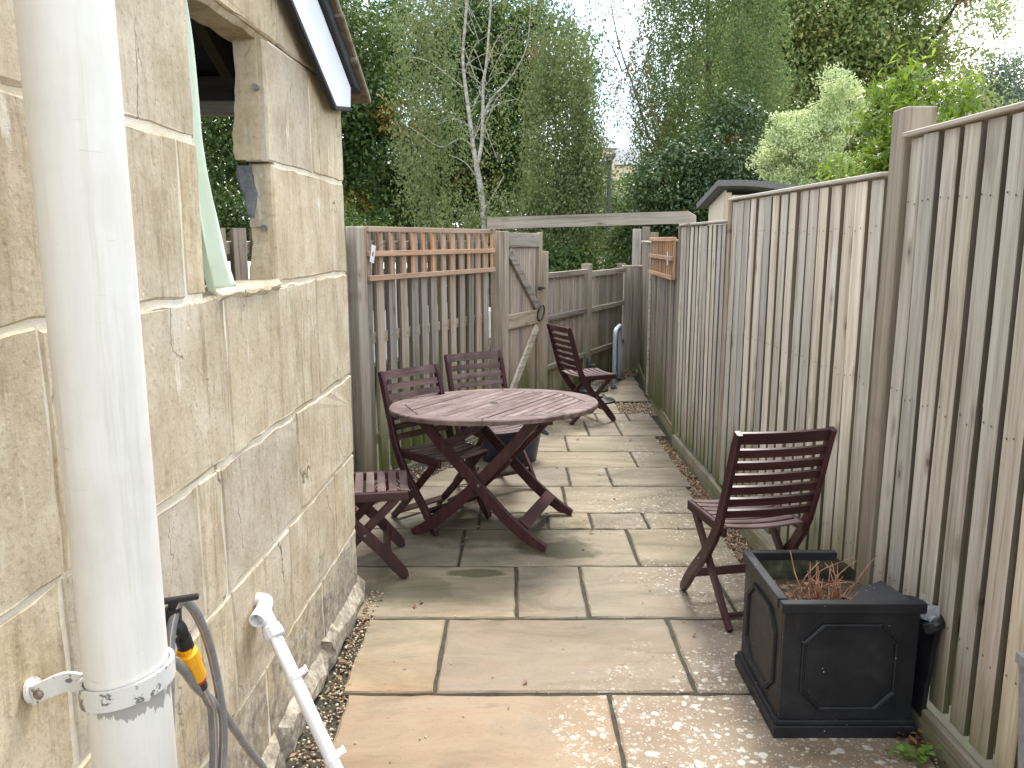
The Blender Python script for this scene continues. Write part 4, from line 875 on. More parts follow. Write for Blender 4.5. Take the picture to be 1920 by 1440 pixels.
# collapsed right side: one panel leaning inwards, one piece fallen outwards against the fence
g_ = MB(); g_.bar((.075, -.09, .395), (.222, -.07, .448), .20, .014, .003, up=(0, 1, 0)); obj('fallen_panel', g_, 'planter', pl)
g_ = MB(); g_.plate([(-.13, .0), (.10, .0), (.12, .18), (.08, .30), (-.13, .34)], .02, .005, .006, .05, lambda a, b, q: (.272 + q + b * .08, -.1 + a, .07 + b)); obj('broken_side', g_, 'planter', pl)
g_ = MB(); g_.tube(spline([(.262, -.20, .375), (.288, -.215, .398), (.308, -.17, .405), (.30, -.06, .40), (.28, .03, .37)], 5), .022, 10); obj('bent_rim', g_, 'planter', pl)
g_ = MB(); g_.add([(-.206, -.206, .385), (.2, -.206, .38), (.2, .206, .37), (-.206, .206, .375)], [(0, 1, 2, 3)]); obj('soil', g_, 'soil', pl)
v = []; f = []
for i in range(7):
    for j in range(5): v.append((.235 + .012 * math.sin(i * 2.1 + j) + j * .010, -.12 + i * .022, .355 + .018 * math.sin(j * 1.7 + i * 1.3) + .008 * j))
f = [(i * 5 + j, i * 5 + j + 1, i * 5 + j + 6, i * 5 + j + 5) for i in range(6) for j in range(4)]
g_ = MB(); g_.add(v, f); o = obj('plastic_film', g_, 'film'); o.location = (1.155, 2.60, .05); o['label'] = 'torn clear plastic film caught between planter and fence'; o['category'] = 'plastic film'
tw = thing('dead_plant', 'cut dry reddish twigs standing in the black planter', 'plant', (1.10, 2.69, .375))
for i in range(34):
    a = random.uniform(0, 2 * PI); r0 = random.uniform(0, .11); ln = random.uniform(.07, .2) * (1 if i % 3 else .6); tl = random.uniform(.15, 1.15); b = a + random.uniform(-.7, .7)
    p = Vector((r0 * math.cos(a) + .01, r0 * math.sin(a) * .8 - .03, -.005)); d = Vector((math.cos(b) * tl, math.sin(b) * tl, 1)).normalized()
    q = p + d * ln * .55; e = q + (d + Vector((random.uniform(-.4, .4), random.uniform(-.4, .4), random.uniform(-.3, .1)))).normalized() * ln * .45
    m_ = MB(); m_.tube([p, q, e], [.0034, .0027, .0014], 5); obj('twig', m_, 'twig', tw)
for i in range(12):
    a = random.uniform(0, 6.28); p = Vector((random.uniform(-.08, .06), random.uniform(-.08, .05), 0)); ln = random.uniform(.14, .26); b = a + random.uniform(-1, 1)
    m_ = MB(); m_.tube(spline([p, p + Vector((math.cos(a) * .3, math.sin(a) * .3, .75)) * ln * .6, p + Vector((math.cos(b) * .75, math.sin(b) * .6, .8 + random.uniform(-.3, .1))) * ln], 4), [.0026] * 4 + [.0018] * 4 + [.001], 5); obj('twig', m_, 'twig', tw)
P = np.stack([RNG.uniform(-.17, .12, 260), RNG.uniform(-.18, .15, 260), RNG.uniform(.002, .02, 260)], 1); a = RNG.uniform(0, 6.28, 260)
obj('leaf_litter', leafmesh('leaf_litter', P, np.stack([np.cos(a), np.sin(a), RNG.uniform(-.3, .3, 260)], 1), np.stack([RNG.uniform(-.5, .5, 260), RNG.uniform(-.5, .5, 260), np.ones(260)], 1), .03, .008, RNG.uniform(.3, 1, 260)), 'litter', tw, kind='stuff')
gp = thing('grey_pot', 'edge of a tapered grey pot at the right, by the nearest fence panel', 'pot', (1.378, 1.83, 0))
g_ = MB(); r_ = [(.035, 0), (.072, .588), (.078, .588), (.078, .615), (.066, .615), (.036, .08), (.0, .08)]
v = [];
for rr, z in r_: v += [(-rr, -rr, z), (rr, -rr, z), (rr, rr, z), (-rr, rr, z)]
f = [(4 * i + k, 4 * i + (k + 1) % 4, 4 * i + 4 + (k + 1) % 4, 4 * i + 4 + k) for i in range(len(r_) - 1) for k in range(4)] + [(3, 2, 1, 0)]
g_.add(v, f); obj('pot_body', g_, 'grey_pot', gp); g_ = MB(); g_.box((0, 0, .5), (.11, .11, .02)); obj('soil', g_, 'soil', gp)
wd = thing('small_weed', 'small bright green weed growing by the edging board, below the planter', 'plant', (1.315, 2.33, 0))
for i in range(26):
    a = random.uniform(0, 6.28); r0 = random.uniform(.005, .085); z = random.uniform(.012, .05); c_ = np.array([[r0 * math.cos(a) * 1.1, r0 * math.sin(a) * .6, z]]); d = np.array([[math.cos(a), math.sin(a), random.uniform(-.1, .5)]])
    me = leafmesh('leaf', c_, d, np.array([[random.uniform(-.5, .5), random.uniform(-.6, .2), 1.]]), random.uniform(.022, .042), random.uniform(.016, .026), np.array([random.random()]), fold=.2); obj('leaf', me, 'lf_weed', wd)
for i in range(5):
    a = random.uniform(0, 6.28); m_ = MB(); m_.tube([(0, 0, 0), (.04 * math.cos(a), .03 * math.sin(a), .03)], [.002, .0012], 5); obj('stem', m_, 'stem', wd)
# debris by the planter
P = np.stack([RNG.uniform(1.30, 1.43, 90), RNG.uniform(2.38, 2.62, 90), RNG.uniform(.002, .03, 90)], 1); a = RNG.uniform(0, 6.28, 90)
obj('leaf_litter', leafmesh('leaf_litter', P, np.stack([np.cos(a), np.sin(a), RNG.uniform(-.4, .4, 90)], 1), np.stack([RNG.uniform(-.6, .6, 90), RNG.uniform(-.6, .6, 90), np.ones(90)], 1), RNG.uniform(.02, .05, 90), RNG.uniform(.008, .025, 90), RNG.uniform(0, .7, 90)), 'litter', kind='stuff')

# ------------------------------------------------------------------ far end of the path
hp_ = thing('steel_hoop', 'pale blue steel hoop stand set in the paving at the far end', 'hoop stand', (1.16, 8.96, 0))
d2 = Vector((.135, .58)); m_ = MB(); pts = [(0, 0, 0), (0, 0, .30), (0, 0, .55)]
for k in range(1, 7): a = k / 6 * PI / 2; pts.append((d2.x * .16 * (1 - math.cos(a)), d2.y * .16 * (1 - math.cos(a)), .55 + .11 * math.sin(a)))
pts += [(d2.x * .5, d2.y * .5, .66)]
for k in range(0, 7): a = k / 6 * PI / 2; pts.append((d2.x * (.84 + .16 * math.sin(a)), d2.y * (.84 + .16 * math.sin(a)), .55 + .11 * math.cos(a)))
pts += [(d2.x, d2.y, .3), (d2.x, d2.y, 0)]; m_.tube(pts, .025, 16); obj('tube', m_, 'hoop', hp_, True)
for p in ((0, 0), (d2.x, d2.y)): m_ = MB(); m_.lathe([(.04, 0), (.04, .008), (.027, .012)], (p[0], p[1], .002), 16); obj('base_collar', m_, 'iron', hp_)
ub = thing('parasol_base', 'round black parasol base with a stub of tube under the far chair', 'parasol base', (.86, 8.86, 0), 0, 'round black bases')
m_ = MB(); m_.lathe([(.225, 0), (.225, .02), (.20, .035), (.08, .05), (.04, .06), (.035, .06)], n=40); obj('base_disc', m_, 'iron', ub, False)
m_ = MB(); m_.tube([(0, 0, .05), (0, 0, .36)], .026, 16); obj('tube', m_, 'iron', ub, True); m_ = MB(); m_.tube([(.025, 0, .28), (.07, 0, .28)], .008, 8); obj('clamp_knob', m_, 'iron', ub)
ub = thing('parasol_base', 'low ribbed black round base on the slabs beside the pit', 'parasol base', (.92, 8.2, 0), 0, 'round black bases')
m_ = MB(); m_.lathe([(.16, .002), (.16, .018), (.145, .026), (.135, .02), (.12, .03), (.108, .024), (.092, .034), (.08, .028), (.06, .04), (.03, .042)], n=36); obj('base_disc', m_, 'iron', ub)
m_ = MB(); m_.lathe([(.03, .04), (.03, .06), (.02, .062)], n=16); obj('socket', m_, 'iron', ub)
bt = thing('garden_tub', 'navy plastic tub standing behind the table, under the middle chair', 'tub', (-.02, 5.98, 0))
m_ = MB(); m_.lathe([(.19, 0), (.21, .01), (.25, .24), (.27, .245), (.27, .27), (.25, .272), (.24, .26), (.2, .03), (.0, .03)], n=40); obj('tub_body', m_, 'blue_pot', bt, False)
m_ = MB(); m_.lathe([(.232, .21), (.0, .215)], n=30); obj('soil', m_, 'soil', bt)
for s_ in (-1, 1): m_ = MB(); m_.tube(spline([(s_ * .245, -.05, .22), (s_ * .29, -.03, .2), (s_ * .29, .03, .2), (s_ * .245, .05, .22)], 4), .009, 8); obj('handle', m_, 'blue_pot', bt)

# ------------------------------------------------------------------ beyond the fences
lamp = thing('lamp_post', 'slim grey lamp post with a square head behind the low fence', 'lamp post', (2.124, 18, -.03))
m_ = MB(); m_.tube([(0, 0, 0), (0, 0, 1.2), (0, 0, 3.42)], [.065, .055, .05], 14); obj('pole', m_, 'lamp_grey', lamp, True)
m_ = MB(); m_.box((0, 0, 3.50), (.25, .25, .10), .02); m_.lathe([(.06, 3.38), (.11, 3.45)], n=12); obj('lamp_head', m_, 'lamp_head', lamp)
sh = thing('garden_shed', 'small timber shed with a felt roof showing above the right fence', 'shed', (2.15, 7.6, 0))
def shp(nm, c, d, mat, ch=.004, rot=None): g_ = MB(); g_.box(c, d, ch, rot); return obj(nm, g_, mat, sh)
g_ = MB(); g_.plate([(-.37, 0), (.18, 0), (.18, 1.975), (-.37, 2.09)], .02, .002, fn=lambda a, b, q: (-.28 - q, a, b)); g_.f = [q[::-1] for q in g_.f]; obj('side_wall', g_, 'shed_side', sh); fw = shp('front_wall', (.235, -.38, 1.0), (.97, .02, 2.10), 'shed'); shp('side_wall', (.73, -.10, .9), (.02, .56, 1.8), 'shed_side'); shp('back_wall', (.23, .19, .95), (.98, .02, 1.9), 'shed_side')
shp('corner_trim', (-.255, -.40, 1.03), (.06, .02, 2.08), 'shed'); shp('door_frame', (-.02, -.40, 1.98), (.28, .02, .05), 'trellis_x'); shp('door_frame', (-.165, -.40, .98), (.035, .02, 1.96), 'trellis_x')
rf = MB(); K = 10; v = []
for i in range(K + 1):
    x = -.37 + 1.2 * i / K; z = 2.12 + .012 * math.sin(i) * .3 - .12 * (max(0, i - 2) / K) ** 1.4 * 1.3
    for (y, q) in ((-.48, 0), (.30, 0), (.30, .05), (-.48, .05)): v.append((x, y, z + q - .21 * (y + .48)))
f = [(4 * i + k, 4 * i + (k + 1) % 4, 4 * i + 4 + (k + 1) % 4, 4 * i + 4 + k) for i in range(K) for k in range(4)] + [(3, 2, 1, 0), tuple(4 * K + k for k in range(4))]
rf.add(v, f); obj('roof', rf, 'felt', sh)
hs_ = thing('far_house', 'cream rendered house with slate roof far behind the trees', 'house', (5.95, 46, 0))
def hpz(nm, c, d, mat, par=None, ch=0): g_ = MB(); g_.box(c, d, ch); return obj(nm, g_, mat, par or hs_)
hw1 = hpz('wall', (-1.2, 2, 3.3), (1.9, 4, 6.7), 'render'); hw2 = hpz('wall', (1.0, 2.2, 2.9), (2.5, 4, 5.8), 'render')
for (x, z) in ((-1.6, 5.6), (-.8, 5.6), (-1.6, 3.6), (-.8, 3.6)):
    wf = hpz('window', (x, -.01, z), (.5, .06, .9), 'white'); hpz('pane', (x, -.045, z), (.4, .02, .8), 'glass', wf)
for x in (.5, 1.3, 2.0):
    wf = hpz('window', (x, .19, 5.0), (.4, .06, .8), 'white'); hpz('pane', (x, .155, 5.0), (.32, .02, .7), 'glass', wf)
for (x0, x1, z0, z1, y0) in ((-2.3, -.1, 6.65, 7.5, -.2), (-.22, 2.45, 5.8, 6.95, .0)):
    g_ = MB(); g_.add([(x0, y0, z0), (x1, y0, z0), (x1, y0 + 4.4, z0), (x0, y0 + 4.4, z0), (x0, y0 + 2.2, z1), (x1, y0 + 2.2, z1)], [(0, 1, 5, 4), (2, 3, 4, 5), (1, 2, 5), (3, 0, 4), (3, 2, 1, 0)]); obj('roof', g_, 'slate_roof', hs_)
# white car behind the slatted fence
cr = thing('parked_car', 'white parked car glimpsed through the gaps of the slatted fence', 'car', (-1.9, 9.6, -.03), R(62))
side = [(-2.0, .32), (2.0, .32), (2.05, .62), (1.98, .78), (1.1, .92), (.55, 1.42), (-1.2, 1.46), (-1.9, .98), (-2.05, .9), (-2.05, .5)]
g_ = MB(); g_.plate(side, 1.66, .06, fn=lambda a, b, q: (a, -.83 - q, b)); g_.f = [q[::-1] for q in g_.f]; cb = obj('body', g_, 'car', cr)
for s_ in (-1, 1):
    for poly in ([(.98, .93), (.52, 1.36), (-.25, 1.38), (-.25, .93)], [(-.33, .93), (-.33, 1.38), (-1.12, 1.39), (-1.6, .96)]):
        g_ = MB(); g_.plate(poly if s_ < 0 else poly[::-1], .01, .002, fn=lambda a, b, q: (a, s_ * (.836 + q), b)); obj('window', g_, 'glass', cr)
    for x in (-1.25, 1.3):
        g_ = MB(); g_.lathe([(.0, -.1), (.3, -.1), (.32, -.06), (.32, .06), (.3, .1), (.0, .1)], (x, s_ * .76, .32), 24, Matrix.Rotation(PI / 2, 3, 'X')); wh = obj('wheel', g_, 'tyre', cr)
        g_ = MB(); g_.lathe([(.19, 0), (.19, .012), (.05, .03), (.0, .03)], (x, s_ * .862, .32), 20, Matrix.Rotation(PI / 2 * (1 if s_ < 0 else -1), 3, 'X')); obj('rim', g_, 'lamp_head', wh)

# ------------------------------------------------------------------ trees and shrubs
def unit(n): 
    v = RNG.normal(size=(n, 3)); return v / np.linalg.norm(v, axis=1, keepdims=True)
def limbs(base, fork, tips, r, mat, parent, extra=3, name='trunk', bend=.25):
    m_ = MB(); base = Vector(base); fork = Vector(fork); md = (base + fork) / 2 + Vector((random.uniform(-.1, .1), 0, 0))
    tr = spline([base, md, fork], 5); m_.tube(tr, list(np.linspace(r, r * .72, len(tr))), 9)
    for t_ in tips:
        t_ = Vector(t_); mid = (fork + t_) / 2 + Vector((random.uniform(-1, 1), random.uniform(-1, 1), random.uniform(.1, .6))) * bend * (t_ - fork).length * .4
        c = spline([fork, mid, t_], 6); r0 = r * random.uniform(.3, .5); m_.tube(c, list(np.linspace(r0, r0 * .2, len(c))), 6)
        for _ in range(extra):
            i = random.randint(3, len(c) - 3); e = c[i] + Vector(unit(1)[0]) * (t_ - fork).length * random.uniform(.2, .4); e.z += .1
            m2 = (c[i] + e) / 2 + Vector((0, 0, .08)); m_.tube(spline([c[i], m2, e], 4), list(np.linspace(r0 * .35, r0 * .08, 9)), 5)
    return obj(name, m_, mat, parent)
def clumps(lobes, n, per, rc, L, W, droop=.3, shell=.55, amount=None):
    """leaf clumps on the outside of ellipsoid lobes"""
    Cs = []; Ds = []; Ns = []; Ts = []
    vol = np.array([max(l[1]) ** 2 for l in lobes]); cnt = np.maximum(1, (n * vol / vol.sum())).astype(int)
    for (c, r), k in zip(lobes, cnt):
        u = unit(k); rad = RNG.uniform(shell, 1.05, (k, 1)) ** .6; cc = np.array(c) + u * rad * np.array(r)
        t = np.clip(RNG.normal(.45, .25, k), 0, 1)
        for j in range(k):
            m = int(per * RNG.uniform(.5, 1.5)); o_ = RNG.normal(size=(m, 3)) * rc * np.array([1, 1, .7]) * RNG.uniform(.6, 1.3)
            Cs.append(cc[j] + o_); d = unit(m) + u[j] * .5; d[:, 2] -= droop; Ds.append(d); q = unit(m) * .7 + u[j] * .4; q[:, 2] += .8; Ns.append(q); Ts.append(np.full(m, t[j]))
    C = np.concatenate(Cs); k = len(C); return C, np.concatenate(Ds), np.concatenate(Ns), L * RNG.uniform(.7, 1.25, k), W * RNG.uniform(.7, 1.2, k), np.concatenate(Ts)
def weep(starts, per, L, W, sway=.25, spread=.05):
    Cs = []; Ts = []; Ds = []
    for (p, ln) in starts:
        m = max(4, int(per * ln)); t = RNG.uniform(0, 1, m); a = RNG.uniform(0, 6.28); sw = RNG.uniform(.05, sway)
        c = np.array(p) + np.stack([np.cos(a) * sw * np.sin(t * 1.6), np.sin(a) * sw * np.sin(t * 1.6), -t * ln], 1) + RNG.normal(size=(m, 3)) * spread
        Cs.append(c); d = RNG.normal(size=(m, 3)) * .6; d[:, 2] -= 1; Ds.append(d); Ts.append(np.full(m, np.clip(RNG.normal(.45, .25), 0, 1)))
    C = np.concatenate(Cs); k = len(C); return C, np.concatenate(Ds), unit(k), L * RNG.uniform(.7, 1.25, k), W * RNG.uniform(.7, 1.2, k), np.concatenate(Ts)
def autumn(C, spots):
    a = np.zeros(len(C))
    for (p, r, k) in spots:
        d = np.linalg.norm((C - np.array(p)) / np.array(r), axis=1); a = np.maximum(a, k * (d < RNG.uniform(.5, 1.1, len(C))))
    return a
def crown(parent, data, mat, aut=None, name='crown', fold=.25, bend=0.):
    C, D, Nn, L, W, T = data; o = obj(name, leafmesh(name, C, D, Nn, L, W, T, None if aut is None else autumn(C, aut), fold, bend), mat, parent); return o
def lobes_in(c, r, n, size, seed=0, flat=.8):
    rg = np.random.default_rng(seed); out = []
    for _ in range(n):
        u = rg.normal(size=3); u /= np.linalg.norm(u); q = rg.uniform(.35, .85) ** .8; s_ = size * rg.uniform(.7, 1.25)
        out.append((tuple(np.array(c) + u * q * np.array(r)), (s_, s_, s_ * flat)))
    return out
def tree(name, label, base, fork, c, r, nl, size, n, per, rc, L, W, mat, bmat='bark', tr=.16, aut=None, seed=0, group=None, cat='tree', droop=.3, shell=.55, extra_lobes=()):
    t = thing(name, label, cat, (0, 0, 0), 0, group); lb = lobes_in(c, r, nl, size, seed) + list(extra_lobes)
    limbs(base, fork, [l[0] for l in lb][:14], tr, M and bmat, t); crown(t, clumps(lb, n, per, rc, L, W, droop, shell), mat, aut); return t
tree('broadleaf_tree', 'big dark green tree behind the stone wall corner and left fence', (-4.6, 17.5, 0), (-4.6, 17.5, 2.6), (-4.8, 17.5, 5.2), (3.2, 2.2, 3.6), 30, 1.15, 1500, 55, .26, .115, .062, 'lf_dark', tr=.22,
     aut=[((-2.2, 15.6, 3.9), (.5, 1.5, .4), .8), ((-2.0, 15.5, 5.2), (.22, 1.5, .35), .9), ((-2.9, 15.5, 2.35), (.3, 1, .25), .9)], seed=3, extra_lobes=[((-6.3, 16, 3.2), (1.2, 1, 1.2)), ((-3.5, 15.8, 2.4), (1.1, .8, 1.0)), ((-3.0, 16, 3.6), (.9, .8, .9))])
tree('broadleaf_tree', 'dark green tree with orange tinged low leaves behind the silver birch', (-.6, 20, 0), (-.6, 20, 2.5), (-.9, 20, 4.6), (2.5, 2, 3.3), 24, 1.0, 1150, 55, .26, .115, .062, 'lf_dark', tr=.2,
     aut=[((-1.15, 18.6, 2.9), (.4, 2, .28), .8), ((-.45, 18.6, 2.95), (.25, 2, .22), .8)], seed=8, extra_lobes=[((-2.2, 18.6, 2.4), (1.2, .8, .9)), ((.4, 18.5, 2.2), (1.1, .8, .8))])
# silver birch
bi = thing('silver_birch', 'forked silver birch with white stems and hanging leaves above the fence', 'tree'); m_ = MB()
def limb(ps, r0, r1, n=6): c = spline([(a, 12.5 + b, z) for a, b, z in ps], n); m_.tube(c, [q * .55 for q in np.linspace(r0, r1, len(c))], 8)
limb([(-.40, .05, -.03), (-.41, .03, 1.2), (-.448, 0, 2.18), (-.54, 0, 2.78)], .095, .078); limb([(-.54, 0, 2.78), (-.59, 0, 3.1), (-.64, 0, 3.5), (-.70, .02, 3.95), (-.725, 0, 4.38), (-.66, -.03, 5.1), (-.62, 0, 6.2), (-.66, 0, 7.4)], .066, .02)
limb([(-.53, 0, 2.74), (-.46, .06, 3.1), (-.44, .1, 3.55), (-.43, .1, 3.95), (-.38, .12, 4.3), (-.31, .1, 5.1), (-.2, .1, 6.4), (-.15, .1, 7.2)], .058, .016)
limb([(-.44, .1, 3.5), (-.3, .05, 3.75), (-.08, 0, 3.96), (.13, -.05, 4.25), (.236, -.05, 4.56), (.28, 0, 5.1)], .034, .01); limb([(-.43, .1, 3.5), (-.2, .0, 3.66), (.1, -.1, 3.72)], .016, .006)
limb([(-.56, 0, 3.0), (-.75, -.1, 3.15), (-1.05, -.2, 3.02), (-1.3, -.3, 3.16), (-1.6, -.35, 3.36)], .022, .007); limb([(-.5, 0, 2.55), (-.7, -.1, 2.8), (-.95, -.1, 2.92)], .018, .006); limb([(-.73, 0, 3.9), (-.95, -.1, 4.05), (-1.2, -.15, 4.22), (-1.5, -.2, 4.28), (-1.7, -.2, 4.2)], .02, .006)
limb([(-.45, 0, 2.1), (-.3, -.1, 2.3), (-.12, -.2, 2.6)], .02, .011); limb([(-.64, 0, 3.5), (-.5, -.1, 3.75), (-.42, -.15, 4.05)], .012, .005); limb([(-.7, 0, 4.1), (-.55, -.1, 4.45), (-.35, -.1, 4.6)], .013, .005); limb([(-.43, .1, 3.4), (-.32, -.1, 3.1), (-.2, -.2, 2.8)], .011, .004); limb([(-.36, .1, 4.3), (-.2, 0, 4.6), (0, -.1, 4.7)], .012, .004); limb([(.7, .1, 3.0), (.9, 0, 3.4), (1.0, -.1, 3.8)], .014, .006)
for i in range(34):
    s_ = random.uniform(0, 1); p = Vector((-.62 + random.uniform(-.08, .3), random.uniform(-.1, .2), 2.9 + 2.6 * s_)); a = random.choice((-1, 1)) * random.uniform(.3, 1.0); e = p + Vector((a, random.uniform(-.5, .5), random.uniform(.05, .6))); limb([(p.x, p.y, p.z), ((p.x + e.x) / 2, (p.y + e.y) / 2, max(p.z, e.z) + .08), (e.x, e.y, e.z)], .0095, .004, 4)
obj('trunk', m_, 'birch_bark', bi)
stt = []
for i in range(600):
    a = RNG.uniform(0, 6.28); q = RNG.uniform(.45, 1.0); x = -.35 + 1.45 * q * math.cos(a); y = 12.55 + 1.3 * q * math.sin(a); z = RNG.uniform(2.1, 6.8)
    if abs(x + .42) < .75 and y < 12.75 and z < 5.6 and RNG.uniform() < .80: continue
    if z > 5.2: x = -.35 + (x + .35) * .9
    stt.append(((x, y, z), RNG.uniform(.35, 1.0)))
for i in range(520): stt.append(((RNG.uniform(.25, 1.18), RNG.uniform(11.8, 13), RNG.uniform(1.9, 4.9)), RNG.uniform(.5, 1.2)))
for i in range(130): stt.append(((RNG.uniform(-1.4, 1.2), RNG.uniform(11.8, 12.6), RNG.uniform(2.0, 2.45)), RNG.uniform(.4, .8)))
for i in range(90):
    z = RNG.uniform(2.2, 4.0); stt.append(((RNG.uniform(1.0, 1.42), RNG.uniform(12, 13), RNG.uniform(2.4, 3.5)), RNG.uniform(.2, .5)))
    stt.append(((RNG.uniform(.95, min(1.40, 1.0 + (4.3 - z) * .42)), RNG.uniform(12, 13), z), RNG.uniform(.3, .8)))
for i in range(170): stt.append(((RNG.uniform(-1.75, -.9), RNG.uniform(12, 13), RNG.uniform(2.6, 5.6)), RNG.uniform(.4, .9)))
crown(bi, weep(stt, 50, .05, .033), 'lf_birch', [((-.2, 12.5, 4.2), (.5, 1, 1.2), .25), ((-1.4, 12.2, 3.2), (.4, .8, .35), .3), ((.3, 12.4, 4.35), (.2, 1, .15), .7)])
# weeping tree right of the gap
wt = thing('weeping_tree', 'tall weeping tree with blue green hanging foliage right of the sky gap', 'tree')
m_ = MB(); limb([(2.75, 1.6, 0), (2.6, 1.6, 2.2), (2.53, 1.5, 3.0), (2.29, 1.5, 3.43), (2.05, 1.5, 4.1), (1.76, 1.5, 4.87), (1.6, 1.5, 5.6)], .06, .012); limb([(3.6, 2.2, 0), (3.55, 2.2, 3), (3.4, 2.2, 5), (3.3, 2.2, 7.5)], .13, .03)
for (x, z, e) in ((3.5, 3.0, (2.6, 4.2)), (3.5, 3.4, (4.3, 4.6)), (3.4, 4.4, (2.7, 5.8)), (3.4, 4.6, (4.0, 6.3)), (2.3, 3.4, (1.7, 3.9)), (2.1, 4.0, (2.4, 4.9)), (1.9, 4.5, (1.45, 5.0))): limb([(x, 2.0, z), ((x + e[0]) / 2, 1.8, (z + e[1]) / 2 + .15), (e[0], 1.6, e[1])], .025, .007)
obj('trunk', m_, 'stem', wt); stt = []
for i in range(1650):
    a = RNG.uniform(0, 6.28); q = RNG.uniform(.2, 1) ** .6; z = RNG.uniform(2.4, 7.8); x = 3.45 + 1.35 * q * math.cos(a) * (1 if z < 5.5 else .9); stt.append(((x, 14.7 + 1.1 * q * math.sin(a), z), RNG.uniform(.4, 1.0)))
for i in range(70): 
    z = RNG.uniform(2.9, 5.6); stt.append(((np.interp(z, [2.9, 3.4, 4.9, 5.6], [2.5, 2.3, 1.75, 1.6]) + RNG.normal() * .3, 14 + RNG.normal() * .25, z), RNG.uniform(.15, .45)))
for i in range(60):
    x = RNG.uniform(1.45, 2.4)
    stt.append(((x, RNG.uniform(13.4, 15), RNG.uniform(3.7 if abs(x - 1.72) < .22 else 2.6, 4.6)), RNG.uniform(.1, .35)))
crown(wt, weep(stt, 60, .05, .034), 'lf_willow', [((1.9, 14, 4.6), (.5, 1, 1), .7), ((2.35, 14, 3.6), (.4, 1, .5), .4)])
tree('yellowing_tree', 'large tree turning yellow behind the silver and bright green bushes', (8.3, 20.5, 0), (8.2, 20.5, 3), (8.0, 20.5, 6.6), (3.2, 2.2, 2.9), 34, 1.15, 1700, 55, .27, .12, .065, 'lf_yellow', tr=.24,
     aut=[((6.6, 18.6, 6.2), (.8, 2, .5), .5), ((9.8, 18.6, 5.6), (.8, 2, .6), .45), ((7.9, 18.4, 5.1), (.7, 2, .3), .4)], seed=21, extra_lobes=[((5.6, 19, 4.4), (1.2, .9, 1.1)), ((6.6, 19, 4.0), (1.2, .9, 1.0)), ((10.3, 19.5, 4.6), (.9, .8, .9)), ((8.3, 19, 4.6), (1.2, .8, 1.0))])
rd = thing('red_leaved_branch', 'dull red leaf clusters hanging at the top of the yellowing tree', 'branch'); m_ = MB(); m_.tube(spline([(9.0, 18.8, 5.6), (9.5, 18.3, 6.6), (9.7, 18.1, 7.2)], 4), list(np.linspace(.05, .02, 9)), 6); obj('twig', m_, 'bark', rd)
C = clumps([((9.2, 18, 7.15), (.35, .3, .3)), ((9.55, 18, 6.9), (.3, .3, .3)), ((8.6, 18, 7.3), (.25, .3, .2))], 22, 45, .12, .09, .045, .8); crown(rd, C, 'litter')
tree('broadleaf_tree', 'dense green tree filling in behind the weeping tree', (6.2, 24, 0), (6.2, 24, 2.5), (6.4, 24, 5.2), (1.9, 1.5, 3.6), 22, 1.0, 900, 55, .26, .12, .065, 'lf_willow', tr=.2, seed=91)
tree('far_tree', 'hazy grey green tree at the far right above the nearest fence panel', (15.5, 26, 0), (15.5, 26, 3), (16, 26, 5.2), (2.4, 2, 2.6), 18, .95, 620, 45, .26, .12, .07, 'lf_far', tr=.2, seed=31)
tree('hedge_tree', 'dense dark hedge tree closing the view low behind the slatted fence', (-5.5, 22, 0), (-5.5, 22, 1), (-5.5, 22, 1.9), (5.0, .9, 1.6), 34, .95, 1000, 50, .26, .12, .07, 'lf_dark', tr=.15, seed=36)
tree('far_tree', 'far tree filling the gap low behind the lamp post', (3.0, 30, 0), (3.0, 30, 1), (2.9, 30, 2.0), (3.0, 1.5, 1.5), 14, .8, 420, 45, .25, .12, .07, 'lf_willow', tr=.15, seed=33)
tree('far_tree', 'low dark tree between the far house and the weeping tree', (6.5, 27, 0), (6.5, 27, 1), (6.3, 27, 2.6), (2.6, 1.5, 1.8), 14, .9, 420, 45, .25, .12, .07, 'lf_dark', tr=.15, seed=34)
BU = 'bushes behind the right fence'
tree('silver_bush', 'silvery pale green bush behind the shed, left of the bright green bush', (3.5, 9.8, 0), (3.5, 9.8, .9), (3.55, 9.8, 2.55), (.5, .45, .72), 30, .22, 620, 62, .055, .042, .02, 'lf_silver', 'stem', .05, seed=41, group=BU, cat='bush', droop=-.5, shell=.6, extra_lobes=[((3.05, 9.6, 2.15), (.22, .22, .2)), ((3.9, 9.8, 3.2), (.22, .2, .3)), ((3.7, 9.7, 3.4), (.2, .2, .22)), ((3.2, 9.6, 2.6), (.25, .2, .25)), ((3.95, 9.7, 2.3), (.3, .25, .4))])
tree('holly_tree', 'dark glossy evergreen behind the beam and the shed roof', (2.75, 12, 0), (2.75, 12, 1), (2.7, 12, 2.2), (.85, .7, 1.0), 20, .42, 900, 55, .12, .06, .034, 'lf_holly', 'bark', .08, [((3.1, 11.5, 3.05), (.25, .6, .12), .7), ((2.4, 11.4, 2.0), (.2, .5, .1), .5)], 51, None, extra_lobes=[((3.3, 12.2, 3.2), (.45, .4, .45)), ((3.5, 12, 2.5), (.4, .4, .4)), ((3.2, 12, 3.5), (.25, .25, .3))])
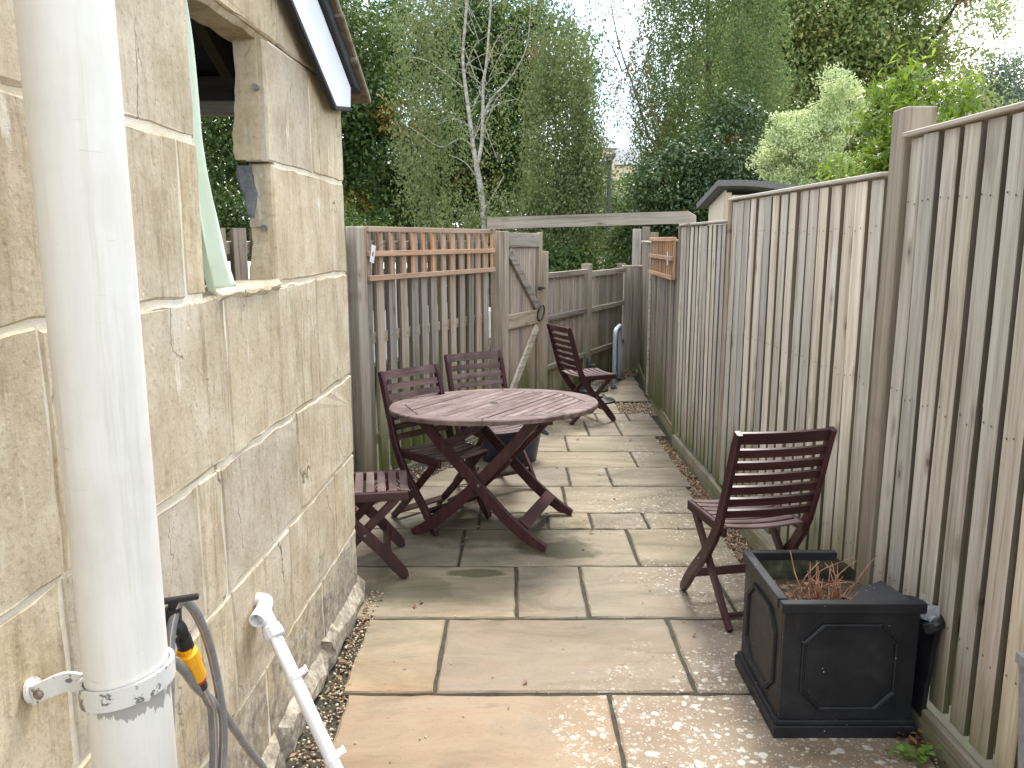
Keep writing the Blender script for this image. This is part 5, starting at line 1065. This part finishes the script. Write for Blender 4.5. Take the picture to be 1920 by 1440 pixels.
# bright green bush: long leaves, the largest ones each a part
lbm = thing('bright_green_bush', 'bright green long leaved bush behind the tall fence post', 'bush', (0, 0, 0), 0, BU)
lbl = lobes_in((3.82, 7.75, 2.15), (.72, .45, .66), 34, .27, 61) + [((3.35, 7.5, 2.75), (.22, .2, .25)), ((3.6, 7.6, 3.05), (.12, .12, .22)), ((4.0, 7.6, 2.9), (.2, .2, .2)), ((3.15, 7.5, 2.2), (.25, .2, .3))]
limbs((3.7, 7.7, 0), (3.7, 7.7, .8), [l[0] for l in lbl][:12], .05, 'stem', lbm)
dat = clumps(lbl, 640, 24, .085, .115, .03, -.15, .6); crown(lbm, dat, 'lf_laurel', None, 'foliage', .2, .12); lbm.children[-1]['kind'] = 'stuff'
C, D, Nn, L, W, T = clumps(lbl, 90, 5, .08, .13, .034, -.3, 1.0)
vis = np.argsort(C[:, 1] - C[:, 2] * .3)[:240]; protos = []
for k in range(6):
    me = leafmesh('leaf', np.zeros((1, 3)), np.array([[1., 0, 0]]), np.array([[0, 0, 1.]]), random.uniform(.115, .15), random.uniform(.028, .038), np.array([.35 + .12 * k]), None, .2, .2); me.materials.append(M['lf_laurel']); protos.append(me)
for i in vis:
    o = bpy.data.objects.new('leaf', protos[i % 6]); COL.objects.link(o); o.parent = lbm; o.location = C[i]; o.rotation_euler = Vector(D[i]).to_track_quat('X', 'Z').to_euler()
# undergrowth behind the low fence
for (nm, lb, c, r, mt, sd, n) in (('leafy_shrub', 'variegated light green shrub behind the low fence below the lamp', (1.9, 12.6, 1.2), (.35, .3, .45), 'lf_shrub', 71, 190), ('leafy_shrub', 'mid green shrub behind the low fence next to the gate', (.75, 11.6, 1.1), (.5, .4, .55), 'lf_dark', 72, 260),
                              ('leafy_shrub', 'dark shrub under the silver birch behind the trellis', (-.8, 13.4, 1.35), (1.1, .5, .7), 'lf_dark', 73, 420), ('leafy_shrub', 'shrub filling behind the far posts below the beam', (2.1, 13.2, 1.3), (.5, .4, .65), 'lf_willow', 74, 300), ('leafy_shrub', 'dark shrub behind the left end of the slatted fence', (-2.9, 13.5, 1.3), (1.3, .6, .85), 'lf_dark', 75, 480)):
    tree(nm, lb, (c[0], c[1], 0), (c[0], c[1], .4), c, r, 10, .3 * max(r[0], .5) + .12, n, 42, .1, .065, .036, mt, 'stem', .03, seed=sd, group='shrubs behind the fences', cat='shrub')
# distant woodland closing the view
C = clumps([((x, 62 + RNG.uniform(-4, 4), (RNG.uniform(2, 4) if 0 < x < 13 else RNG.uniform(4, 8))), (5, 3, RNG.uniform(2.5, 4))) for x in np.linspace(-70, 70, 34)], 2600, 26, .7, .4, .24); o = obj('woods', leafmesh('woods', *C), 'lf_far', kind='stuff')
